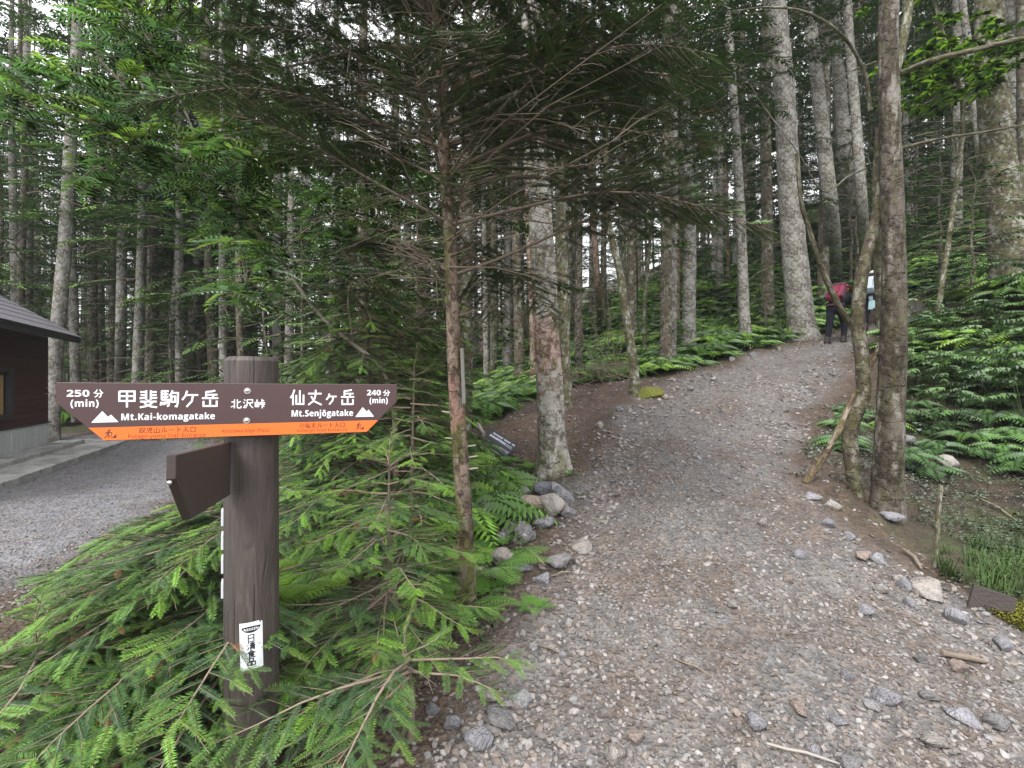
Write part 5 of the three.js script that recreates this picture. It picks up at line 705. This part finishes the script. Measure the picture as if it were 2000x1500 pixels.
// ---------------------------------------------------------------- the fallen black notice board below the spruce
{
  const [c, x] = canvas(512, 360); x.fillStyle = '#343740'; x.fillRect(0, 0, 512, 360); x.fillStyle = '#dcdcea'; const R = rng(831);
  const bars = (y, h, x0, x1) => { for (let a = x0; a < x1;) { const w = R.r(h * 0.4, h * 1.0); if (R() < 0.9) { x.fillRect(a, y + R.s(3), w * 0.35, h); x.fillRect(a, y + h * R.r(0, 0.8), w * 0.85, h * 0.2); x.fillRect(a + w * 0.5, y + R.r(0, h * 0.2), w * 0.3, h * 0.8); } a += w; } };
  bars(40, 38, 60, 470); bars(110, 50, 40, 330); bars(118, 16, 345, 480); bars(150, 16, 345, 480); bars(250, 20, 300, 480); bars(285, 16, 300, 480);
  const p = hit(975, 895), w = 0.42, h = 0.26, t = base('notice_board', p, 'small black notice board with white lines of writing, toppled in the ferns', 'sign');
  t.rotation.set(0, 0, 0); const inner = mesh('panel', new RoundedBoxGeometry(w, h, 0.015, 1, 0.003), std({ color: C(0.035, 0.038, 0.045), roughness: 0.5 }), t), fg = new THREE.PlaneGeometry(w - 0.008, h - 0.008), fc = mesh('printed_face', fg, std({ map: canvasTex(c), roughness: 0.5 }), t);
  const e = new THREE.Euler(-0.75, 0.1, -0.68, 'YXZ'); for (const m of [inner, fc]) { m.rotation.copy(e); m.position.set(0, 0.2, 0); } fc.position.add(V(0, 0, 0.0085).applyEuler(e));
}

// ---------------------------------------------------------------- the hut across the road
{
  // local frame: origin at the near-ground corner beyond the window, +x along the wall towards the eye, +z out of the wall
  const c0 = V(-10.5, 0, -10.7), a = V(0.45, 0, 0.893).normalize(), ang = Math.atan2(-a.z, a.x), gy = land(-10.2, -10.5), hut = base('hut', V(c0.x, gy, c0.z), 'brown boarded hut with grey sheet roof and ribbed plinth across the road', 'building'); hut.rotation.y = ang;
  // rotating +x onto a sends +z to the left of it, so the wall faces +z * side
  const out = V(0, 0, 1).applyAxisAngle(V(0, 1, 0), ang), side = out.x > 0 ? 1 : -1, L = 7, D = 5;
  const boardMats = [C(0.07, 0.023, 0.021), C(0.08, 0.027, 0.024), C(0.062, 0.021, 0.02)].map((c) => std({ color: c, roughness: 0.75, bumpMap: stoneBump, bumpScale: 0.004 })), bx = (w, h, d, r = 0.004) => new RoundedBoxGeometry(w, h, d, 1, r);
  const core = mesh('wall', bx(L - 0.1, 2.55, D), std({ color: C(0.04, 0.02, 0.018) }), hut); core.position.set(L / 2, 1.275, -side * (D / 2 + 0.03));
  const plM = std({ color: C(0.55, 0.57, 0.57), roughness: 0.85, bumpMap: stoneBump, bumpScale: 0.004 }), ph = 0.62;
  for (let k = 0; k < 7; k++) { const pan = mesh('plinth_panel', bx(0.98, ph, 0.05), plM, hut); pan.position.set(0.5 + k, ph / 2, 0); for (let j = 0; j < 7; j++) { const rb = mesh('rib', bx(0.045, ph * 0.86, 0.02, 0.006), plM, pan); rb.position.set(-0.33 + j * 0.09, -0.02, side * 0.032); } }
  const endp = mesh('plinth_panel', bx(0.05, ph, D * 0.9), plM, hut); endp.position.set(0, ph / 2, -side * (D * 0.45 + 0.03));
  const cap = mesh('plinth_cap', bx(L + 0.06, 0.035, 0.09), std({ color: C(0.05, 0.035, 0.032) }), hut); cap.position.set(L / 2 - 0.02, ph + 0.019, 0);
  const bh = 0.125, win = { x0: 1.8, x1: 3.0, y0: 0.92, y1: 1.72 }, geoB = new Map(), bg = (w) => { const k = w.toFixed(3); if (!geoB.has(k)) geoB.set(k, bx(w, bh - 0.004, 0.024)); return geoB.get(k); };
  for (let k = 0; k < 15; k++) { const y = ph + 0.04 + bh * (k + 0.5), put = (x0, x1) => { const b = mesh('wall_board', bg(x1 - x0), boardMats[k % 3], hut); b.position.set((x0 + x1) / 2, y, 0.004 * side); b.rotation.x = -0.06 * side; }; if (y > win.y0 && y < win.y1) { put(0, win.x0); put(win.x1, L); } else put(0, L); const e = mesh('wall_board', bg(D * 0.9), boardMats[(k + 1) % 3], hut); e.rotation.y = Math.PI / 2; e.position.set(-0.002, y, -side * (D * 0.45 + 0.02)); }
  const wf = new THREE.Group(); wf.name = 'window'; hut.add(wf); const wm = std({ color: C(0.05, 0.045, 0.045), roughness: 0.7 }), fr = (w, h, x, y) => { const m = mesh('frame', bx(w, h, 0.1), wm, wf); m.position.set(x, y, 0.03 * side); };
  fr(0.13, win.y1 - win.y0 + 0.16, win.x0, (win.y0 + win.y1) / 2); fr(0.13, win.y1 - win.y0 + 0.16, win.x1, (win.y0 + win.y1) / 2); fr(win.x1 - win.x0, 0.07, (win.x0 + win.x1) / 2, win.y1 + 0.045); fr(win.x1 - win.x0, 0.07, (win.x0 + win.x1) / 2, win.y0 - 0.045);
  const pane = mesh('shutter', bx(win.x1 - win.x0 - 0.25, win.y1 - win.y0, 0.02), std({ color: C(0.42, 0.27, 0.12), roughness: 0.7 }), wf); pane.position.set((win.x0 + win.x1) / 2 + 0.04, (win.y0 + win.y1) / 2, -0.005 * side);
  // roof: overlapping sheet courses rising from the eave, with fascia
  const rm = std({ color: C(0.2, 0.19, 0.215), roughness: 0.45, metalness: 0.1 }), pitch = 0.56, eave = 2.56, over = 0.55, roof = new THREE.Group(); roof.name = 'roof'; hut.add(roof); const dark = std({ color: C(0.035, 0.028, 0.03), roughness: 0.8 });
  for (let k = 0; k < 12; k++) { const s = k * 0.3, cr = mesh('roof_course', bx(L + 0.3, 0.02, 0.33), rm, roof); cr.position.set(L / 2, eave + Math.sin(pitch) * (s + 0.15) + 0.018, side * (over - Math.cos(pitch) * (s + 0.15))); cr.rotation.x = side * (pitch - 0.03); }
  const deck = mesh('roof_deck', bx(L + 0.26, 0.05, 3.7), dark, roof); deck.position.set(L / 2, eave + Math.sin(pitch) * 1.85 - 0.035, side * (over - Math.cos(pitch) * 1.85)); deck.rotation.x = side * pitch;
  const fas = mesh('fascia', bx(L + 0.27, 0.12, 0.03), dark, roof); fas.position.set(L / 2, eave - 0.06, side * (over - 0.03));
  const gab = mesh('gable', (() => { const sh = new THREE.Shape([new THREE.Vector2(0, 0), new THREE.Vector2(3.2, 0), new THREE.Vector2(3.2, 1.75)]); return new THREE.ExtrudeGeometry(sh, { depth: 0.04, bevelEnabled: false }); })(), boardMats[0], hut); gab.rotation.y = side > 0 ? Math.PI / 2 : -Math.PI / 2; gab.position.set(side > 0 ? 0.01 : 0.05, 2.5, 0);
  // concrete apron and step
  const cm = std({ color: C(0.43, 0.43, 0.42), map: stoneTex, roughness: 0.9, bumpMap: stoneBump, bumpScale: 0.006 }); cm.color.multiplyScalar(1.6);
  const slab = (name, pts, y0, y1, label) => { const g = new THREE.ExtrudeGeometry(new THREE.Shape(pts.map(([x, d]) => new THREE.Vector2(x, d))), { depth: y1 - y0, bevelEnabled: true, bevelSize: 0.008, bevelThickness: 0.008, bevelSegments: 1 }); g.rotateX(-Math.PI / 2); const m = mesh(name, g, cm); m.position.set(0, gy + y0, 0); tag(m, label, 'slab'); return m; };
  const at = (x, z) => { const p = V(c0.x, 0, c0.z).addScaledVector(a, x).addScaledVector(out.clone().multiplyScalar(side), z); return [p.x, -p.z]; };
  slab('concrete_apron', [at(-1.7, 0.05), at(-1.7, 1.3), at(7, 1.0), at(7, 0.05)], -0.06, 0.075, 'low pale concrete apron in front of the hut'); slab('concrete_step', [at(-0.5, 0.04), at(-0.5, 0.5), at(7, 0.5), at(7, 0.04)], 0.075, 0.16, 'narrow concrete step along the hut wall');
}

// ---------------------------------------------------------------- two hikers on the trail
function sdfBody(bones, res, k = 0.045) {           // one continuous surface round tapered bones
  const lo = V(9, 9, 9), hi = V(-9, -9, -9); for (const [a, b, r, q] of bones) for (const p of [a, b]) { lo.min(p.clone().subScalar(Math.max(r, q) + 0.03)); hi.max(p.clone().addScalar(Math.max(r, q) + 0.03)); }
  const mid = lo.clone().add(hi).multiplyScalar(0.5), size = Math.max(hi.x - lo.x, hi.y - lo.y, hi.z - lo.z) * 0.54;
  const mc = new MarchingCubes(res, new THREE.MeshStandardMaterial(), false, false, 120000); mc.isolation = 0; const h = res / 2, n = bones.length;
  const A = bones.map(([a, b, r0, r1]) => [a.x, a.y, a.z, b.x - a.x, b.y - a.y, b.z - a.z, r0, r1, Math.max(1e-9, a.distanceToSquared(b))]);
  for (let z = 0; z < res; z++) for (let y = 0; y < res; y++) for (let x = 0; x < res; x++) {
    const px = mid.x + ((x - h) / h) * size, py = mid.y + ((y - h) / h) * size, pz = mid.z + ((z - h) / h) * size; let f = 9;
    for (let i = 0; i < n; i++) { const q = A[i], ax = px - q[0], ay = py - q[1], az = pz - q[2]; let t = (ax * q[3] + ay * q[4] + az * q[5]) / q[8]; t = t < 0 ? 0 : t > 1 ? 1 : t; const dx = ax - q[3] * t, dy = ay - q[4] * t, dz = az - q[5] * t, d = Math.sqrt(dx * dx + dy * dy + dz * dz) - (q[6] + (q[7] - q[6]) * t); let g = 0.5 + (0.5 * (f - d)) / k; g = g < 0 ? 0 : g > 1 ? 1 : g; f = f + (d - f) * g - k * g * (1 - g); }
    mc.field[x + y * res + z * res * res] = -f;
  }
  mc.update(); const c = mc.count ?? mc.geometry.drawRange.count, g = new THREE.BufferGeometry(); g.setAttribute('position', new THREE.Float32BufferAttribute(mc.positionArray.slice(0, c * 3), 3)); g.scale(size, size, size).translate(mid.x, mid.y, mid.z); const w = mergeVertices(g, 1e-4); w.computeVertexNormals(); return w;
}
function hiker(name, label, foot, turn, o) {
  const t = base(name, foot, label, 'person'), lean = o.lean; t.rotation.y = turn;          // faces +x in its own axes
  const hip = V(-0.02, 0.9, 0), neck = hip.clone().add(V(Math.sin(lean) * 0.52, Math.cos(lean) * 0.52, 0)), head = neck.clone().add(V(0.09 + 0.05 * lean, 0.17, 0)), S = (z) => neck.clone().add(V(-0.03, -0.06, z * 0.19)), off = V(0, -0.85, 0);
  const kneeB = V(-0.08, 0.5, -0.11), footB = V(-0.22, 0.07, -0.11), kneeF = V(0.24, 0.55, 0.11), footF = V(0.16, 0.1, 0.11);
  const legs = [[V(-0.02, 0.9, -0.09), kneeB, 0.095, 0.065], [kneeB, footB, 0.065, 0.045], [V(-0.02, 0.9, 0.09), kneeF, 0.095, 0.065], [kneeF, footF, 0.065, 0.045], [hip.clone().add(V(0, 0, -0.07)), hip.clone().add(V(0, 0, 0.07)), 0.115, 0.115]];
  const torso = [[hip, neck.clone().lerp(hip, 0.4), 0.125, 0.14], [S(-0.7), S(0.7), 0.1, 0.1], [neck.clone().lerp(hip, 0.35), neck, 0.145, 0.07]];
  const arms = []; for (const z of [-1, 1]) { const e = S(z).add(V(0.08 + 0.1 * lean, -0.25, z * 0.05)), w = e.clone().add(V(0.2, -0.06, -z * 0.02)); arms.push([S(z), e, 0.055, 0.042], [e, w, 0.042, 0.03]); for (let k = 0; k < 5; k++) { const b = w.clone().add(V(0.02, (k - 2) * 0.016, 0)), m = b.clone().add(V(0.05, -0.01, k ? 0 : -z * 0.03)); arms.push([w, b, 0.026, 0.011], [b, m, 0.01, 0.009], [m, m.clone().add(V(0.012, -0.03, 0)), 0.009, 0.008]); } }
  const skull = [[neck, head, 0.05, 0.055], [head.clone().add(V(0, 0.03, 0)), head.clone().add(V(0.01, 0.06, 0)), 0.095, 0.09], [head.clone().add(V(0.06, -0.03, 0)), head.clone().add(V(0.08, -0.04, 0)), 0.045, 0.03], [head.clone().add(V(0.1, 0.02, 0)), head.clone().add(V(0.115, 0.0, 0)), 0.014, 0.018], [head.clone().add(V(0, 0.015, -0.095)), head.clone().add(V(0, 0.035, -0.095)), 0.016, 0.018], [head.clone().add(V(0, 0.015, 0.095)), head.clone().add(V(0, 0.035, 0.095)), 0.016, 0.018]];
  const mv = (l, g = 0) => l.map(([a, b, r, s]) => [a.clone().add(off), b.clone().add(off), r + g, s + g]), part = (nm, l, c, g, parent = t, res = 64) => { const m = mesh(nm, sdfBody(mv(l, g), res), phys({ color: c, roughness: 0.95, specularIntensity: 0.25 }), parent); m.position.set(0, 0.85, 0); return m; };
  part('body', [...legs, ...torso, ...arms, ...skull], o.skin, 0, t, 100);
  part('trousers', legs, o.trousers, 0.012); part('jacket', [...torso, ...arms.filter((b) => b[2] > 0.035)], o.top, 0.014);
  for (const f of [footB, footF]) { const b = sdfBody(mv([[f.clone().add(V(-0.04, -0.02, 0)), f.clone().add(V(0.14, -0.035, 0)), 0.055, 0.045], [f.clone().add(V(-0.02, 0.06, 0)), f.clone().add(V(-0.02, -0.01, 0)), 0.058, 0.058]]), 28, 0.02), m = mesh('boot', b, std({ color: o.boots, roughness: 0.8 }), t); m.position.set(0, 0.85, 0); }
  const hg = new THREE.LatheGeometry([[0, 0.11], [0.05, 0.105], [0.09, 0.075], [0.112, 0.02], [0.115, 0], [o.brim, -0.012], [o.brim, -0.018], [0.1, -0.008]].map(([p, q]) => new THREE.Vector2(p, q)), 28), hat = mesh('hat', hg, std({ color: o.hat, roughness: 0.85 }), t); hat.position.copy(head).add(V(0, 0.055, 0)); hat.rotation.z = -0.15 - lean * 0.3;
  if (o.hair) { const hr = mesh('hair', new THREE.SphereGeometry(0.104, 20, 14, 0, 6.284, 0, 1.9), std({ color: o.hair, roughness: 0.7 }), t); hr.position.copy(head).add(V(-0.012, 0.035, 0)); hr.rotation.z = 0.5; }
  // rucksack on the back
  const back = neck.clone().lerp(hip, 0.45).add(V(-Math.cos(lean) * 0.25, Math.sin(lean) * 0.25, 0)), pk = new THREE.Group(); pk.name = 'rucksack'; pk.position.copy(back); pk.rotation.z = -lean; t.add(pk);
  const pc = std({ color: o.pack, roughness: 0.7 }), pd = std({ color: o.packDark, roughness: 0.75 }), bag = mesh('bag', new RoundedBoxGeometry(0.24, 0.5, 0.33, 5, 0.09), pc, pk), lid = mesh('lid', new RoundedBoxGeometry(0.27, 0.13, 0.31, 4, 0.055), pd, pk); lid.position.set(0.01, 0.27, 0);
  const pocket = mesh('pocket', new RoundedBoxGeometry(0.09, 0.24, 0.22, 4, 0.04), pc, pk); pocket.position.set(-0.14, -0.08, 0); for (const z of [-1, 1]) { const sp = mesh('side_pocket', new RoundedBoxGeometry(0.15, 0.22, 0.07, 3, 0.03), pd, pk); sp.position.set(0, -0.12, z * 0.18); const str = new Shape3(); str.tube([V(0.1, 0.24, z * 0.09), V(0.3, 0.2, z * 0.11), V(0.33, 0, z * 0.12), V(0.1, -0.2, z * 0.13)], [0.016, 0.014], 6); mesh('strap', str.geo(), pd, pk); const cs = new Shape3(); cs.tube([V(-0.13, 0.2, z * 0.1), V(-0.195, 0.02, z * 0.09), V(-0.17, -0.19, z * 0.08)], [0.006, 0.006], 5); mesh('compression_strap', cs.geo(), pd, pk); }
  const belt = mesh('belt', new THREE.TorusGeometry(0.155, 0.028, 8, 28), pd, t); belt.rotation.x = Math.PI / 2; belt.position.copy(hip).add(V(0, 0.07, 0)); belt.scale.set(1, 1.1, 1);
  return t;
}
{
  const p1 = ground(8.14, 11.9);
  hiker('person', 'hiker bending forward in black clothes with a crimson rucksack and red hat', p1, 0.62, { lean: 0.85, skin: C(0.45, 0.28, 0.2), trousers: C(0.012, 0.013, 0.018), top: C(0.014, 0.014, 0.018), boots: C(0.03, 0.025, 0.022), hat: C(0.32, 0.012, 0.025), brim: 0.16, pack: C(0.2, 0.013, 0.045), packDark: C(0.06, 0.02, 0.03) });
  const p2 = ground(10.3, 13.55), h2r = hiker('person', 'second hiker in white shirt and pale blue shorts half hidden by the mossy trunk', p2, 0.75, { lean: 0.3, skin: C(0.45, 0.28, 0.2), trousers: C(0.012, 0.012, 0.02), top: C(0.62, 0.68, 0.8), boots: C(0.05, 0.03, 0.03), hat: C(0.62, 0.62, 0.56), brim: 0.13, hair: C(0.02, 0.015, 0.012), pack: C(0.55, 0.62, 0.75), packDark: C(0.012, 0.013, 0.02) });
  const sh = new THREE.LatheGeometry([[0.15, 0.16], [0.165, 0.02], [0.175, -0.16], [0.185, -0.3], [0.175, -0.3], [0.15, -0.1]].map(([a, b]) => new THREE.Vector2(a, b)), 28), sk = mesh('shorts', sh, std({ color: C(0.4, 0.6, 0.65), roughness: 0.85 }), h2r); sk.position.set(0.03, 0.86, 0); sk.scale.set(0.95, 1, 1.1);
  const pole = (o, x0, z0, label) => { const b = base('trekking_pole', o, label, 'pole', undefined), s = new Shape3(); s.tube([V(0, -0.01, 0), V(x0, 1.08, z0)], [0.006, 0.009], 8, { cap: true }); mesh('shaft', s.geo(), std({ color: C(0.35, 0.28, 0.2), roughness: 0.5 }), b); const g = new Shape3(); g.tube([V(x0, 1.06, z0), V(x0 * 1.08, 1.2, z0)], [0.016, 0.018], 8, { cap: true }); mesh('grip', g.geo(), std({ color: C(0.03, 0.03, 0.03) }), b); };
  pole(ground(9.95, 13.35), -0.08, 0.1, 'tan trekking pole planted on the trail beside the second hiker');
}
renderer.render(scene, camera);
